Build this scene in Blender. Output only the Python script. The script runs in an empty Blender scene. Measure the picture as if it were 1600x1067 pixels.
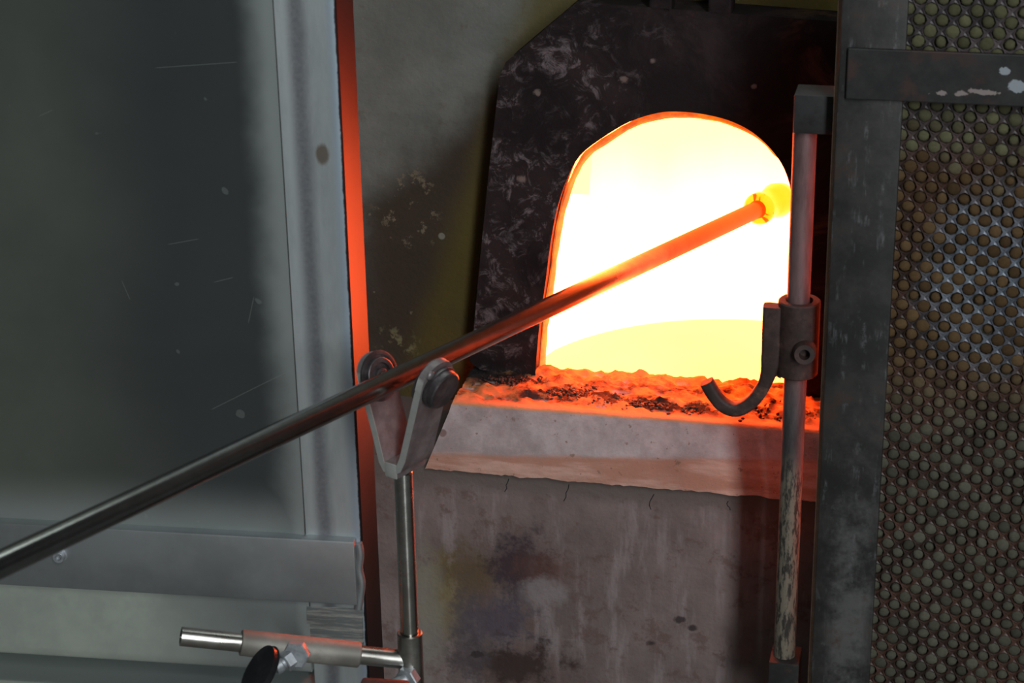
import bpy, bmesh, math, random
from mathutils import Vector, Matrix, Euler, noise as mnoise
from mathutils.geometry import tessellate_polygon

random.seed(7)
S = bpy.context.scene
COL = S.collection
V = Vector

# ------------------------------------------------------------------ camera
F = 3250.0                       # focal length in pixels of the 1600x1067 frame
YAW, PITCH, ROLL = math.radians(13.0), math.radians(22.6), math.radians(1.0)
ROT = (Matrix.Rotation(YAW, 3, 'Z') @ Matrix.Rotation(math.pi / 2 - PITCH, 3, 'X') @ Matrix.Rotation(-ROLL, 3, 'Z'))


def ray(x, y):
    return ROT @ V(((x - 800) / F, -(y - 533.5) / F, -1.0))


CAM = V((0, -0.06, 1.0)) - ray(1045, 400) * 2.6     # the middle of the furnace mouth is at x=0, z=1


def at_y(x, y, Y):
    """point of the plane y=Y seen at pixel x, y"""
    r = ray(x, y)
    return CAM + r * ((Y - CAM.y) / r.y)


def at_z(x, y, Z):
    r = ray(x, y)
    return CAM + r * ((Z - CAM.z) / r.z)


def at_d(x, y, d):
    return CAM + ray(x, y) * d


def at_pl(x, y, p, n):
    r = ray(x, y)
    return CAM + r * ((p - CAM).dot(n) / r.dot(n))


cam_d = bpy.data.cameras.new('camera')
cam = bpy.data.objects.new('camera', cam_d)
COL.objects.link(cam)
cam_d.sensor_width = 36.0
cam_d.lens = 36.0 * F / 1600.0
cam.matrix_world = Matrix.Translation(CAM) @ ROT.to_4x4()
cam_d.clip_start = 0.02
cam_d.dof.use_dof = True
cam_d.dof.focus_distance = 2.62
cam_d.dof.aperture_fstop = 11.0
S.camera = cam

# ------------------------------------------------------------------ world, lights, exposure
W = bpy.data.worlds.new('workshop daylight')
S.world = W
W.use_nodes = True
bg = W.node_tree.nodes['Background']
bg.inputs[0].default_value = (0.80, 0.95, 1.0, 1)
bg.inputs[1].default_value = 0.035


def window_light(name, az, el, dist, sx, sy, power, color):
    """daylight through a workshop window; az is measured from the furnace wall's normal towards the right"""
    tgt = V((0, 0, 0.9))
    d = V((math.sin(az) * math.cos(el), -math.cos(az) * math.cos(el), math.sin(el)))
    ld = bpy.data.lights.new(name, 'AREA')
    ld.shape = 'RECTANGLE'
    ld.size, ld.size_y, ld.energy, ld.color = sx, sy, power, color
    o = bpy.data.objects.new(name, ld)
    COL.objects.link(o)
    o.location = tgt + d * dist
    o.rotation_euler = d.to_track_quat('Z', 'Y').to_euler()
    return o


window_light('window_daylight', math.radians(24), math.radians(27), 7.0, 0.7, 4.6, 300, (0.93, 0.98, 1.0))
sk_d = bpy.data.lights.new('skylight', 'AREA')
sk_d.shape, sk_d.size, sk_d.size_y, sk_d.energy, sk_d.color = 'RECTANGLE', 1.8, 1.0, 21, (0.88, 1.0, 0.96)
sk = bpy.data.objects.new('skylight', sk_d)
COL.objects.link(sk)
sk.location = (-0.5, 0.5, 3.3)          # a roof light over the furnace

S.view_settings.view_transform = 'Standard'
S.view_settings.look = 'None'
S.view_settings.gamma = 1.0
S.view_settings.use_curve_mapping = False
S.view_settings.exposure = 0.0


# ------------------------------------------------------------------ node helper
class Mat:
    def __init__(s, name):
        s.m = bpy.data.materials.new(name)
        s.m.use_nodes = True
        s.nt = s.m.node_tree
        s.b = s.nt.nodes['Principled BSDF']
        tc = s.nt.nodes.new('ShaderNodeTexCoord')
        s.obj = tc.outputs['Object']
        s.sep = None

    def n(s, t, **kw):
        nd = s.nt.nodes.new(t)
        for k, v in kw.items():
            setattr(nd, k, v)
        return nd

    def put(s, sock, v):
        if isinstance(v, bpy.types.NodeSocket):
            s.nt.links.new(v, sock)
        elif isinstance(v, (tuple, list)) and sock.type == 'RGBA' and len(v) == 3:
            sock.default_value = (*v, 1)
        else:
            sock.default_value = v

    def math(s, op, a, b=0.0, c=None, clamp=False):
        nd = s.n('ShaderNodeMath', operation=op, use_clamp=clamp)
        s.put(nd.inputs[0], a)
        s.put(nd.inputs[1], b)
        if c is not None:
            s.put(nd.inputs[2], c)
        return nd.outputs[0]

    def scale(s, v):
        nd = s.n('ShaderNodeVectorMath', operation='MULTIPLY')
        s.put(nd.inputs[0], s.obj)
        nd.inputs[1].default_value = v
        return nd.outputs[0]

    def noise(s, scale, detail=4, rough=0.6, stretch=None, dist=0.0, off=None):
        nd = s.n('ShaderNodeTexNoise')
        vec = s.scale(stretch) if stretch else s.obj
        if off:
            a = s.n('ShaderNodeVectorMath', operation='ADD')
            s.put(a.inputs[0], vec)
            a.inputs[1].default_value = off
            vec = a.outputs[0]
        s.put(nd.inputs['Vector'], vec)
        nd.inputs['Scale'].default_value = scale
        nd.inputs['Detail'].default_value = detail
        nd.inputs['Roughness'].default_value = rough
        nd.inputs['Distortion'].default_value = dist
        return nd.outputs['Fac']

    def step(s, v, lo, hi, inv=False):
        """smooth 0..1 from lo to hi"""
        nd = s.n('ShaderNodeMapRange', interpolation_type='SMOOTHSTEP')
        s.put(nd.inputs[0], v)
        nd.inputs[1].default_value = lo
        nd.inputs[2].default_value = hi
        nd.inputs[3].default_value = 1.0 if inv else 0.0
        nd.inputs[4].default_value = 0.0 if inv else 1.0
        return nd.outputs[0]

    def mix(s, f, a, b):
        nd = s.n('ShaderNodeMix', data_type='RGBA')
        s.put(nd.inputs[0], f)
        s.put(nd.inputs[6], a)
        s.put(nd.inputs[7], b)
        return nd.outputs[2]

    def xyz(s):
        if s.sep is None:
            s.sep = s.n('ShaderNodeSeparateXYZ')
            s.put(s.sep.inputs[0], s.obj)
        return s.sep.outputs

    def line(s, A, B, wob=None, amp=0.0):
        """signed distance in the xz plane from the line A-B; positive on the right when walking from A to B seen from the room"""
        d = (V((B[0] - A[0], B[1] - A[1]))).normalized()
        nx, nz = d.y, -d.x
        x, _, z = s.xyz()
        v = s.math('MULTIPLY', x, nx)
        v = s.math('MULTIPLY_ADD', z, nz, v)
        v = s.math('ADD', v, -(A[0] * nx + A[1] * nz))
        if wob is not None:
            v = s.math('MULTIPLY_ADD', s.math('SUBTRACT', wob, 0.5), amp, v)
        return v

    def blob(s, c, rx, rz, wob=None, amp=0.0, lo=0.3, hi=1.0):
        """1 inside an ellipse in the xz plane, fading out"""
        x, _, z = s.xyz()
        a = s.math('MULTIPLY', s.math('SUBTRACT', x, c[0]), 1 / rx)
        b = s.math('MULTIPLY', s.math('SUBTRACT', z, c[1]), 1 / rz)
        r = s.math('SQRT', s.math('ADD', s.math('MULTIPLY', a, a), s.math('MULTIPLY', b, b)))
        if wob is not None:
            r = s.math('MULTIPLY_ADD', s.math('SUBTRACT', wob, 0.5), amp, r)
        return s.step(r, lo, hi, inv=True)

    def bump(s, h, strength, dist=0.002):
        nd = s.n('ShaderNodeBump')
        nd.inputs['Strength'].default_value = strength
        nd.inputs['Distance'].default_value = dist
        s.put(nd.inputs['Height'], h)
        s.put(s.b.inputs['Normal'], nd.outputs[0])

    def set(s, col=None, rough=None, metal=None, spec=None):
        for k, v in (('Base Color', col), ('Roughness', rough), ('Metallic', metal), ('Specular IOR Level', spec)):
            if v is not None:
                s.put(s.b.inputs[k], v)
        return s.m


def x2(p):
    return (p.x, p.z)


# ------------------------------------------------------------------ mesh helpers
def link(name, bm, mat, parent=None, smooth=None):
    """one mesh object; vertices are given in world space and stored relative to the thing's base"""
    me = bpy.data.meshes.new(name)
    root = parent
    off = V((0, 0, 0))
    while root is not None:
        off += root.location
        root = root.parent
    bmesh.ops.translate(bm, verts=bm.verts, vec=-off)
    bmesh.ops.recalc_face_normals(bm, faces=bm.faces)
    bm.to_mesh(me)
    bm.free()
    me.materials.append(mat)
    if smooth is not None:
        me.polygons.foreach_set('use_smooth', [True] * len(me.polygons))
        if smooth < 180:
            me.set_sharp_from_angle(angle=math.radians(smooth))
    o = bpy.data.objects.new(name, me)
    COL.objects.link(o)
    o.parent = parent
    return o


def thing(name, label, cat, loc=(0, 0, 0), group=None):
    o = bpy.data.objects.new(name, None)
    COL.objects.link(o)
    o.location = loc
    o.empty_display_size = 0.05
    o['label'] = label
    o['category'] = cat
    if group:
        o['group'] = group
    return o


def box(bm, c, u, v, w, bevel=0.0):
    """box around c with half-axis vectors u, v, w"""
    vs = []
    for i in (-1, 1):
        for j in (-1, 1):
            for k in (-1, 1):
                vs.append(bm.verts.new(c + u * i + v * j + w * k))
    fs = [bm.faces.new([vs[i] for i in q]) for q in
          ((0, 1, 3, 2), (4, 6, 7, 5), (0, 4, 5, 1), (2, 3, 7, 6), (0, 2, 6, 4), (1, 5, 7, 3))]
    if bevel:
        es = {e for f in fs for e in f.edges}
        bmesh.ops.bevel(bm, geom=list(es), offset=bevel, segments=2, affect='EDGES', profile=0.6)


def frame_of(d):
    d = d.normalized()
    a = V((0, 0, 1)) if abs(d.z) < 0.9 else V((1, 0, 0))
    u = d.cross(a).normalized()
    return u, d.cross(u).normalized()


def lathe(bm, A, d, prof, seg=24, cap=True, squash=None, uv=None):
    """rings of radius r at distance t along d from A; prof = [(t, r), ...]"""
    d = d.normalized()
    u, v = uv if uv else frame_of(d)
    rings = []
    for t, r in prof:
        rings.append([bm.verts.new(A + d * t + (u * math.cos(2 * math.pi * k / seg) + v * math.sin(2 * math.pi * k / seg)) * r)
                      for k in range(seg)])
    for a, b in zip(rings, rings[1:]):
        for k in range(seg):
            bm.faces.new((a[k], a[(k + 1) % seg], b[(k + 1) % seg], b[k]))
    if cap:
        bm.faces.new(rings[0])
        bm.faces.new(list(reversed(rings[-1])))
    return rings


def rod(bm, A, B, r, seg=24, ch=0.0):
    L = (B - A).length
    ch = ch or r * 0.1
    lathe(bm, A, B - A, [(0, r - ch), (ch, r), (L - ch, r), (L, r - ch)], seg)


def hollow(bm, A, B, r, ri, seg=28, depth=None):
    """pipe with a visible bore at A, closed deep inside"""
    L = (B - A).length
    dp = depth or L
    ch = (r - ri) * 0.25
    lathe(bm, A, B - A, [(min(dp, L), ri * 0.98), (ch, ri), (0, ri + ch), (0, r - ch), (ch, r), (L - ch, r), (L, r - ch)], seg)


def sweep(bm, pts, prof, side, closed_prof=True):
    """sweep a 2-D profile [(a, b)] along pts; a along the in-plane normal, b along the fixed vector side"""
    rings = []
    for i, p in enumerate(pts):
        t = (pts[min(i + 1, len(pts) - 1)] - pts[max(i - 1, 0)]).normalized()
        nrm = side.cross(t).normalized()
        sc = prof[i] if isinstance(prof[0][0], (tuple, list)) else prof
        rings.append([bm.verts.new(p + nrm * a + side * b) for a, b in sc])
    m = len(rings[0])
    for a, b in zip(rings, rings[1:]):
        for k in range(m):
            bm.faces.new((a[k], a[(k + 1) % m], b[(k + 1) % m], b[k]))
    bm.faces.new(rings[0])
    bm.faces.new(list(reversed(rings[-1])))


def rrect(w, h, r, n=3):
    """rounded rectangle profile, full width w (a) and h (b)"""
    out = []
    for cx, cy, a0 in ((w / 2 - r, h / 2 - r, 0), (-w / 2 + r, h / 2 - r, 90), (-w / 2 + r, -h / 2 + r, 180), (w / 2 - r, -h / 2 + r, 270)):
        for k in range(n + 1):
            a = math.radians(a0 + 90 * k / n)
            out.append((cx + r * math.cos(a), cy + r * math.sin(a)))
    return out


def catmull(pts, n=8):
    out = []
    for i in range(len(pts) - 1):
        p0, p1, p2, p3 = pts[max(i - 1, 0)], pts[i], pts[i + 1], pts[min(i + 2, len(pts) - 1)]
        for k in range(n):
            t = k / n
            out.append(0.5 * ((2 * p1) + (p2 - p0) * t + (2 * p0 - 5 * p1 + 4 * p2 - p3) * t * t + (3 * p1 - p0 - 3 * p2 + p3) * t ** 3))
    out.append(pts[-1].copy())
    return out


def slab(bm, poly, vec, bevel=0.0):
    """prism: polygon of world points pushed along vec"""
    a = [bm.verts.new(p) for p in poly]
    b = [bm.verts.new(p + vec) for p in poly]
    tris = tessellate_polygon([poly])
    for t in tris:
        bm.faces.new([a[i] for i in t])
        bm.faces.new([b[i] for i in reversed(t)])
    n = len(poly)
    for i in range(n):
        bm.faces.new((a[i], a[(i + 1) % n], b[(i + 1) % n], b[i]))
    if bevel:
        bm.normal_update()
        bmesh.ops.dissolve_limit(bm, angle_limit=0.001, verts=bm.verts, edges=bm.edges)
        aset = set(a)
        es = [e for e in bm.edges if e.verts[0] in aset and e.verts[1] in aset]
        bmesh.ops.bevel(bm, geom=es, offset=bevel, segments=2, affect='EDGES', profile=0.6)


def fbm(p, o=4):
    return mnoise.fractal(p, 0.9, 2.0, o)


# ------------------------------------------------------------------ materials
def mat_metal(name, base, dark, rough, sc=30, bumpy=0.15, metal=1.0, rust=None, rust_amt=0.5, streak=None, spots=None, spot_lo=0.66):
    M = Mat(name)
    a = M.noise(sc, 5, 0.65)
    c = M.mix(M.step(a, 0.35, 0.68), dark, base)
    b = M.noise(sc * 3.3, 4, 0.7, stretch=streak, off=(3, 1, 7))
    c = M.mix(M.step(b, 0.45, 0.75), c, dark)
    r = M.math('MULTIPLY_ADD', a, 0.25, rough - 0.12)
    mt = metal
    if rust:
        f = M.step(M.noise(sc * 0.6, 6, 0.7, off=(9, 4, 2)), rust_amt, rust_amt + 0.12)
        c = M.mix(f, c, rust)
        r = M.math('MULTIPLY_ADD', f, 0.3, r)
        mt = M.math('MULTIPLY_ADD', f, -0.8 * metal, metal)
    if spots:
        f = M.step(M.noise(sc * 1.1, 5, 0.75, off=(1, 14, 5)), spot_lo, spot_lo + 0.06)
        c = M.mix(f, c, spots)
        r = M.math('MULTIPLY_ADD', f, 0.2, r)
    M.bump(b, bumpy, 0.001)
    return M.set(c, r, mt)


m_floor = Mat('floor concrete')
m_floor.set(m_floor.mix(m_floor.step(m_floor.noise(3, 6), 0.35, 0.7), (0.13, 0.135, 0.13), (0.21, 0.215, 0.205)), 0.8)
m_floor = m_floor.m

m_oxid = mat_metal('oxidised dark steel', (0.085, 0.084, 0.087), (0.045, 0.042, 0.042), 0.6, 20, 0.2, 0.35,
                   rust=(0.06, 0.034, 0.025), rust_amt=0.60, spots=(0.20, 0.21, 0.23), spot_lo=0.69)
M = Mat('scuffed dark steel post')
w1 = M.noise(13, 6, 0.68)
w2 = M.noise(55, 5, 0.7, off=(3, 1, 2))
w3 = M.noise(30, 4, 0.7, stretch=(3.0, 1, 0.5), off=(1, 8, 2))
zz = M.xyz()[2]
c = M.mix(M.step(w1, 0.35, 0.7), (0.016, 0.015, 0.0145), (0.046, 0.043, 0.041))
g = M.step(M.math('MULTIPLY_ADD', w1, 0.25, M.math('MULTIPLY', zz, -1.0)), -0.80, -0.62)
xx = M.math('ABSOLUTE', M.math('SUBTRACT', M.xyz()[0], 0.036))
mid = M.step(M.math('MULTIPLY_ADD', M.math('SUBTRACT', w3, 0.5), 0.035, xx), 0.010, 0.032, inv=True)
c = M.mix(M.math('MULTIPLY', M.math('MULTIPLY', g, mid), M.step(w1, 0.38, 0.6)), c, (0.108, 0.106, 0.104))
sc = M.math('MULTIPLY', M.step(w3, 0.52, 0.68), M.step(w2, 0.45, 0.62))
c = M.mix(M.math('MULTIPLY', sc, 0.65), c, (0.135, 0.135, 0.14))
ru = M.math('MULTIPLY', M.step(w1, 0.54, 0.64), M.step(w2, 0.35, 0.6))
c = M.mix(M.math('MULTIPLY', ru, 0.7), c, (0.055, 0.028, 0.018))
pt = M.step(M.noise(70, 1, 0.4, off=(7, 3, 3)), 0.80, 0.82)
c = M.mix(pt, c, (0.30, 0.31, 0.33))
M.bump(w2, 0.25, 0.001)
m_post = M.set(c, 0.55, 0.3)
m_bar = mat_metal('dark painted steel bar', (0.030, 0.030, 0.031), (0.016, 0.015, 0.0145), 0.6, 22, 0.2, 0.3,
                  rust=(0.06, 0.03, 0.02), rust_amt=0.58)
m_rustpipe = mat_metal('heat stained steel pipe', (0.21, 0.16, 0.17), (0.09, 0.065, 0.07), 0.6, 40, 0.3, 0.35,
                       rust=(0.17, 0.10, 0.08), rust_amt=0.55, streak=(1, 1, 0.15))
m_hook = mat_metal('heat browned forged steel', (0.075, 0.043, 0.037), (0.036, 0.022, 0.020), 0.62, 45, 0.3, 0.3,
                   rust=(0.12, 0.06, 0.04), rust_amt=0.58)
m_steel = mat_metal('worn bright steel', (0.46, 0.44, 0.40), (0.32, 0.30, 0.27), 0.34, 25, 0.06, 1.0)
m_chrome = mat_metal('bright rod steel', (0.50, 0.49, 0.46), (0.36, 0.34, 0.31), 0.30, 18, 0.03, 1.0, streak=(1, 1, 0.1))
m_stem = mat_metal('turned rod steel', (0.50, 0.49, 0.46), (0.36, 0.34, 0.31), 0.26, 18, 0.03, 1.0)
_b = m_stem.node_tree.nodes['Principled BSDF']
_t = m_stem.node_tree.nodes.new('ShaderNodeTangent')
_t.direction_type, _t.axis = 'RADIAL', 'Z'
_b.inputs['Anisotropic'].default_value = 0.9
_b.inputs['Anisotropic Rotation'].default_value = 0.25
m_stem.node_tree.links.new(_t.outputs[0], _b.inputs['Tangent'])
m_zinc = mat_metal('zinc plated hardware', (0.50, 0.53, 0.56), (0.34, 0.36, 0.38), 0.48, 80, 0.1, 0.7)
m_black = mat_metal('black lever', (0.03, 0.03, 0.032), (0.02, 0.02, 0.022), 0.32, 40, 0.05, 0.5)
m_fork = mat_metal('grey fork steel', (0.30, 0.27, 0.265), (0.17, 0.145, 0.145), 0.45, 35, 0.15, 0.5)
m_disc = mat_metal('heat tinted roller steel', (0.17, 0.15, 0.155), (0.08, 0.07, 0.073), 0.45, 40, 0.12, 0.7)
m_void = Mat('dark gap')
m_void = m_void.set((0.012, 0.011, 0.011), 0.9)


def emitter(name, col, strength, base=(0.3, 0.25, 0.2)):
    M = Mat(name)
    M.set(base, 0.9)
    v = M.noise(2.2, 2, 0.5, stretch=(3.5, 3.5, 0.6))
    M.put(M.b.inputs['Emission Color'], col)
    M.put(M.b.inputs['Emission Strength'], M.math('MULTIPLY_ADD', v, strength * 0.3, strength * 0.85))
    return M.m


def hot_mat():
    M = Mat('white hot refractory')
    M.set((0.3, 0.25, 0.2), 0.9)
    v = M.noise(2.2, 2, 0.5, stretch=(5, 5, 0.5))
    t = M.step(M.math('MULTIPLY_ADD', v, 0.10, M.math('SUBTRACT', M.xyz()[2], 0.05)), at_y(1060, 330, 0.78).z, at_y(1060, 190, 0.78).z)
    M.put(M.b.inputs['Emission Color'], M.mix(t, (1.0, 0.10, 0.041), (1.0, 0.10, 0.0205)))
    M.b.inputs['Emission Strength'].default_value = 23.5
    return M.m


m_hot = hot_mat()

m_warm = emitter('orange hot refractory', (1.0, 0.10, 0.009), 21.0)
m_pool = emitter('molten glass', (1.0, 0.10, 0.0155), 20.0)

# ------------------------------------------------------------------ FURNACE
floor_bm = bmesh.new()
box(floor_bm, V((0, -3, -0.05)), V((6, 0, 0)), V((0, 6, 0)), V((0, 0, 0.05)))
fl = link('floor', floor_bm, m_floor)
fl['kind'] = 'structure'

wb = bmesh.new()
box(wb, V((0, 1.5, 1.75)), V((6, 0, 0)), V((0, 0.1, 0)), V((0, 0, 1.75)))
wl = link('wall_back', wb, m_floor, smooth=None)
wl['kind'] = 'structure'

furnace = thing('glass_furnace', 'rendered glass furnace with glowing arched mouth, sooty arch frame and pale sill', 'furnace', (0, 0, 0))

YP = -0.06      # front of the arch plate
YS = -0.19      # front top edge of the sill
YB = -0.235     # front bottom edge of the sill
YL = -0.215     # lower wall

Z_SILL = at_y(835, 586, YP).z
zf = at_z(950, 648, Z_SILL)
YS = zf.y                                      # front edge of the sill top found on its level
YB = YS - 0.040
YL = YS - 0.028
Z_SB = at_y(950, 757, YB).z

# arch mouth outline (points of the mouth's edge on the plate front)
arch_px = [(834, 588), (837, 545), (842, 495), (850, 440), (857, 385), (867, 330), (883, 280), (905, 241), (942, 212),
           (983, 188), (1027, 174), (1062, 172), (1100, 176), (1140, 186), (1176, 204), (1206, 231), (1228, 264), (1241, 310),
           (1247, 370), (1252, 440), (1257, 520), (1260, 625)]
arch = catmull([at_y(x, y, YP) for x, y in arch_px], 4)
arch[0].z = arch[-1].z = Z_SILL - 0.004

# --- upper wall, set back
def grow(pts, d):
    c = sum(pts, V()) / len(pts)
    return [V((p.x + (p.x - c.x) * d / 0.18, p.y, max(Z_SILL - 0.004, p.z + (p.z - c.z) * d / 0.2))) for p in pts]


hole = [V((p.x, 0, p.z)) for p in grow(arch, 0.012)]
xl, xr, ztop = -0.95, 0.75, 1.60
wall_poly = [V((xl, 0, Z_SB)), V((hole[0].x, 0, Z_SB))] + hole + [V((hole[-1].x, 0, Z_SB)), V((xr, 0, Z_SB)), V((xr, 0, ztop)), V((xl, 0, ztop))]
M = Mat('sooty furnace render')
w1 = M.noise(9, 6, 0.65)
w2 = M.noise(38, 5, 0.7, off=(4, 4, 4))
w3 = M.noise(130, 3, 0.6)
base = M.mix(M.step(w1, 0.3, 0.7), (0.115, 0.118, 0.105), (0.165, 0.165, 0.148))
base = M.mix(M.step(w2, 0.55, 0.75), base, (0.115, 0.10, 0.078))
p = lambda x, y: x2(at_y(x, y, 0))
d1 = M.line(p(880, 22), p(575, 318), w1, 0.06)          # brown burnt area lies to the lower right of it
d1 = M.math('MULTIPLY', d1, -1)
base = M.mix(M.step(d1, -0.035, 0.035), base, (0.043, 0.031, 0.022))
flk = M.math('MULTIPLY', M.step(w2, 0.56, 0.62), M.blob(p(640, 320), 0.06, 0.09, w1, 0.6))
base = M.mix(flk, base, (0.16, 0.13, 0.085))
d2 = M.math('MULTIPLY', M.line(p(745, 205), p(632, 560), w1, 0.05), -1)
ol = M.math('MULTIPLY', M.step(d2, -0.02, 0.03), M.math('MULTIPLY_ADD', w1, 0.9, 0.3), clamp=True)
ol = M.math('MULTIPLY', ol, M.step(M.xyz()[2], p(0, 700)[1], p(0, 640)[1]))
base = M.mix(ol, base, (0.086, 0.066, 0.014))
pl = M.math('MULTIPLY', M.step(w2, 0.52, 0.62), M.blob(p(615, 545), 0.05, 0.05, w1, 0.8))
base = M.mix(M.math('MULTIPLY', pl, 0.7), base, (0.20, 0.18, 0.09))
base = M.mix(M.blob(p(690, 369), 0.0052, 0.0052, w2, 0.3, 0.7, 1.0), base, (0.16, 0.15, 0.12))
vor = M.step(M.noise(75, 2, 0.5, off=(8, 2, 2)), 0.70, 0.74)
base = M.mix(M.math('MULTIPLY', vor, 0.5), base, (0.19, 0.17, 0.12))
far = M.step(M.math('MULTIPLY_ADD', w1, 0.15, M.math('ABSOLUTE', M.math('ADD', M.xyz()[0], 0.05))), 0.40, 0.60)
base = M.mix(far, base, M.mix(w2, (0.12, 0.12, 0.108), (0.16, 0.158, 0.142)))
M.bump(M.math('ADD', M.math('MULTIPLY', w2, 0.8), M.math('MULTIPLY', w3, 0.6)), 0.5, 0.003)
m_upper = M.set(base, 0.85, 0.0, 0.2)
bm = bmesh.new()
slab(bm, wall_poly, V((0, 0.03, 0)))
link('upper_wall', bm, m_upper, furnace)

# --- lower wall
M = Mat('stained lower render')
w1 = M.noise(8, 6, 0.65)
w2 = M.noise(34, 6, 0.7, off=(4, 4, 4))
w3 = M.noise(150, 3, 0.6)
wv = M.noise(26, 5, 0.65, stretch=(1.4, 1, 0.25), off=(2, 2, 2))
p = lambda x, y: x2(at_y(x, y, YL))
base = M.mix(M.step(w1, 0.3, 0.7), (0.130, 0.100, 0.093), (0.205, 0.160, 0.150))
base = M.mix(M.math('MULTIPLY', M.step(wv, 0.48, 0.66), 0.65), base, (0.27, 0.225, 0.225))
base = M.mix(M.math('MULTIPLY', M.step(w2, 0.52, 0.64), 0.6), base, (0.115, 0.068, 0.055))
for (c, rx, rz, col, k) in (((690, 930), 0.045, 0.07, (0.19, 0.15, 0.055), 0.55), ((745, 900), 0.05, 0.055, (0.10, 0.066, 0.032), 0.7),
                            ((808, 885), 0.05, 0.055, (0.045, 0.030, 0.036), 0.85), ((850, 890), 0.05, 0.03, (0.10, 0.05, 0.04), 0.6),
                            ((775, 970), 0.055, 0.06, (0.068, 0.055, 0.072), 0.72), ((800, 1045), 0.085, 0.05, (0.042, 0.026, 0.022), 0.8),
                            ((735, 1000), 0.03, 0.09, (0.09, 0.074, 0.082), 0.5)):
    base = M.mix(M.math('MULTIPLY', M.blob(p(*c), rx * 1.15, rz * 1.15, w2, 2.6, 0.25, 1.1), min(1.0, k * 1.2)), base, col)
lt = M.math('MULTIPLY', M.blob(p(850, 925), 0.045, 0.03, w2, 1.6, 0.4, 0.9), 0.8)
base = M.mix(lt, base, (0.22, 0.19, 0.19))
base = M.mix(M.math('MULTIPLY', M.blob(p(665, 960), 0.035, 0.14, w2, 0.8), 0.7), base, (0.21, 0.20, 0.17))
for c in ((1063, 969), (1082, 981), (1018, 1005), (745, 1022)):
    base = M.mix(M.math('MULTIPLY', M.blob(p(*c), 0.012, 0.008, w2, 2.2, 0.4, 0.8), 0.9), base, (0.04, 0.03, 0.03))
zs = M.noise(20, 4, 0.7, stretch=(0.6, 1, 9), off=(5, 0, 3))
scr = M.math('MULTIPLY', M.step(zs, 0.64, 0.70), M.blob(p(835, 1025), 0.13, 0.10, w1, 0.8))
base = M.mix(M.math('MULTIPLY', scr, 0.5), base, (0.24, 0.21, 0.20))
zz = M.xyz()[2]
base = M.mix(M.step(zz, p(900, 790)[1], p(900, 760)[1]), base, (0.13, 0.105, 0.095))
M.bump(M.math('ADD', M.math('MULTIPLY', w2, 0.9), M.math('MULTIPLY', w3, 0.5)), 0.55, 0.003)
m_lower = M.set(base, 0.85, 0.0, 0.2)
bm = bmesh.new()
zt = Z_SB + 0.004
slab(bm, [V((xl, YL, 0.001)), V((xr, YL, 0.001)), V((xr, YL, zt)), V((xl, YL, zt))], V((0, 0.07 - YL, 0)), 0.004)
link('lower_wall', bm, m_lower, furnace)

# --- cracks in the bed of mortar under the sill: short recessed grooves built as dark slivers
bm = bmesh.new()
for cx, cy, ln in ((795, 748, 20), (889, 757, 26), (1022, 772, 24), (1138, 783, 14)):
    pts = []
    x, y = cx, cy
    for k in range(5):
        pts.append(at_y(x, y, YL - 0.0004))
        y += ln / 4
        x += random.uniform(-4, 4)
    sweep(bm, pts, [(0.0005, 0), (0, 0.0005), (-0.0005, 0), (0, -0.0005)], V((0, -1, 0)))
o = link('mortar_crack', bm, m_void, furnace)
o['kind'] = 'stuff'

# --- sill: lumpy top, battered front, mitred left end
M = Mat('pale fireclay sill with burnt crust')
w1 = M.noise(14, 6, 0.7)
w2 = M.noise(60, 5, 0.7, off=(4, 1, 4))
w3 = M.noise(26, 5, 0.72, off=(2, 6, 1), stretch=(0.55, 1, 1))
hz = M.noise(24, 4, 0.65, stretch=(0.35, 1, 2.2), off=(6, 2, 1))
p = lambda x, y: x2(at_y(x, y, (YS + YB) / 2))
base = M.mix(M.step(w1, 0.35, 0.7), (0.27, 0.222, 0.218), (0.44, 0.375, 0.375))
band = M.math('MULTIPLY', M.line(p(700, 704), p(1080, 716), hz, 0.012), 1)
peach = M.mix(M.step(hz, 0.4, 0.65), (0.34, 0.175, 0.125), (0.46, 0.29, 0.235))
base = M.mix(M.step(band, -0.004, 0.003), base, peach)
edge = M.line(p(665, 735), p(1270, 791))
base = M.mix(M.math('MULTIPLY', M.step(edge, -0.016, -0.006), 0.4), base, (0.52, 0.44, 0.41))
pit = M.math('MAXIMUM', M.step(w2, 0.64, 0.70), M.step(M.noise(120, 3, 0.6, off=(3, 9, 1)), 0.66, 0.72))
base = M.mix(M.math('MULTIPLY', pit, 0.7), base, (0.18, 0.10, 0.07))
base = M.mix(M.blob(p(691, 678), 0.0055, 0.005, w2, 0.4, 0.7, 1.0), base, (0.19, 0.13, 0.12))
base = M.mix(M.math('MULTIPLY', M.blob(p(950, 655), 0.035, 0.006, w2, 0.8), 0.35), base, (0.5, 0.42, 0.12))
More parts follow.
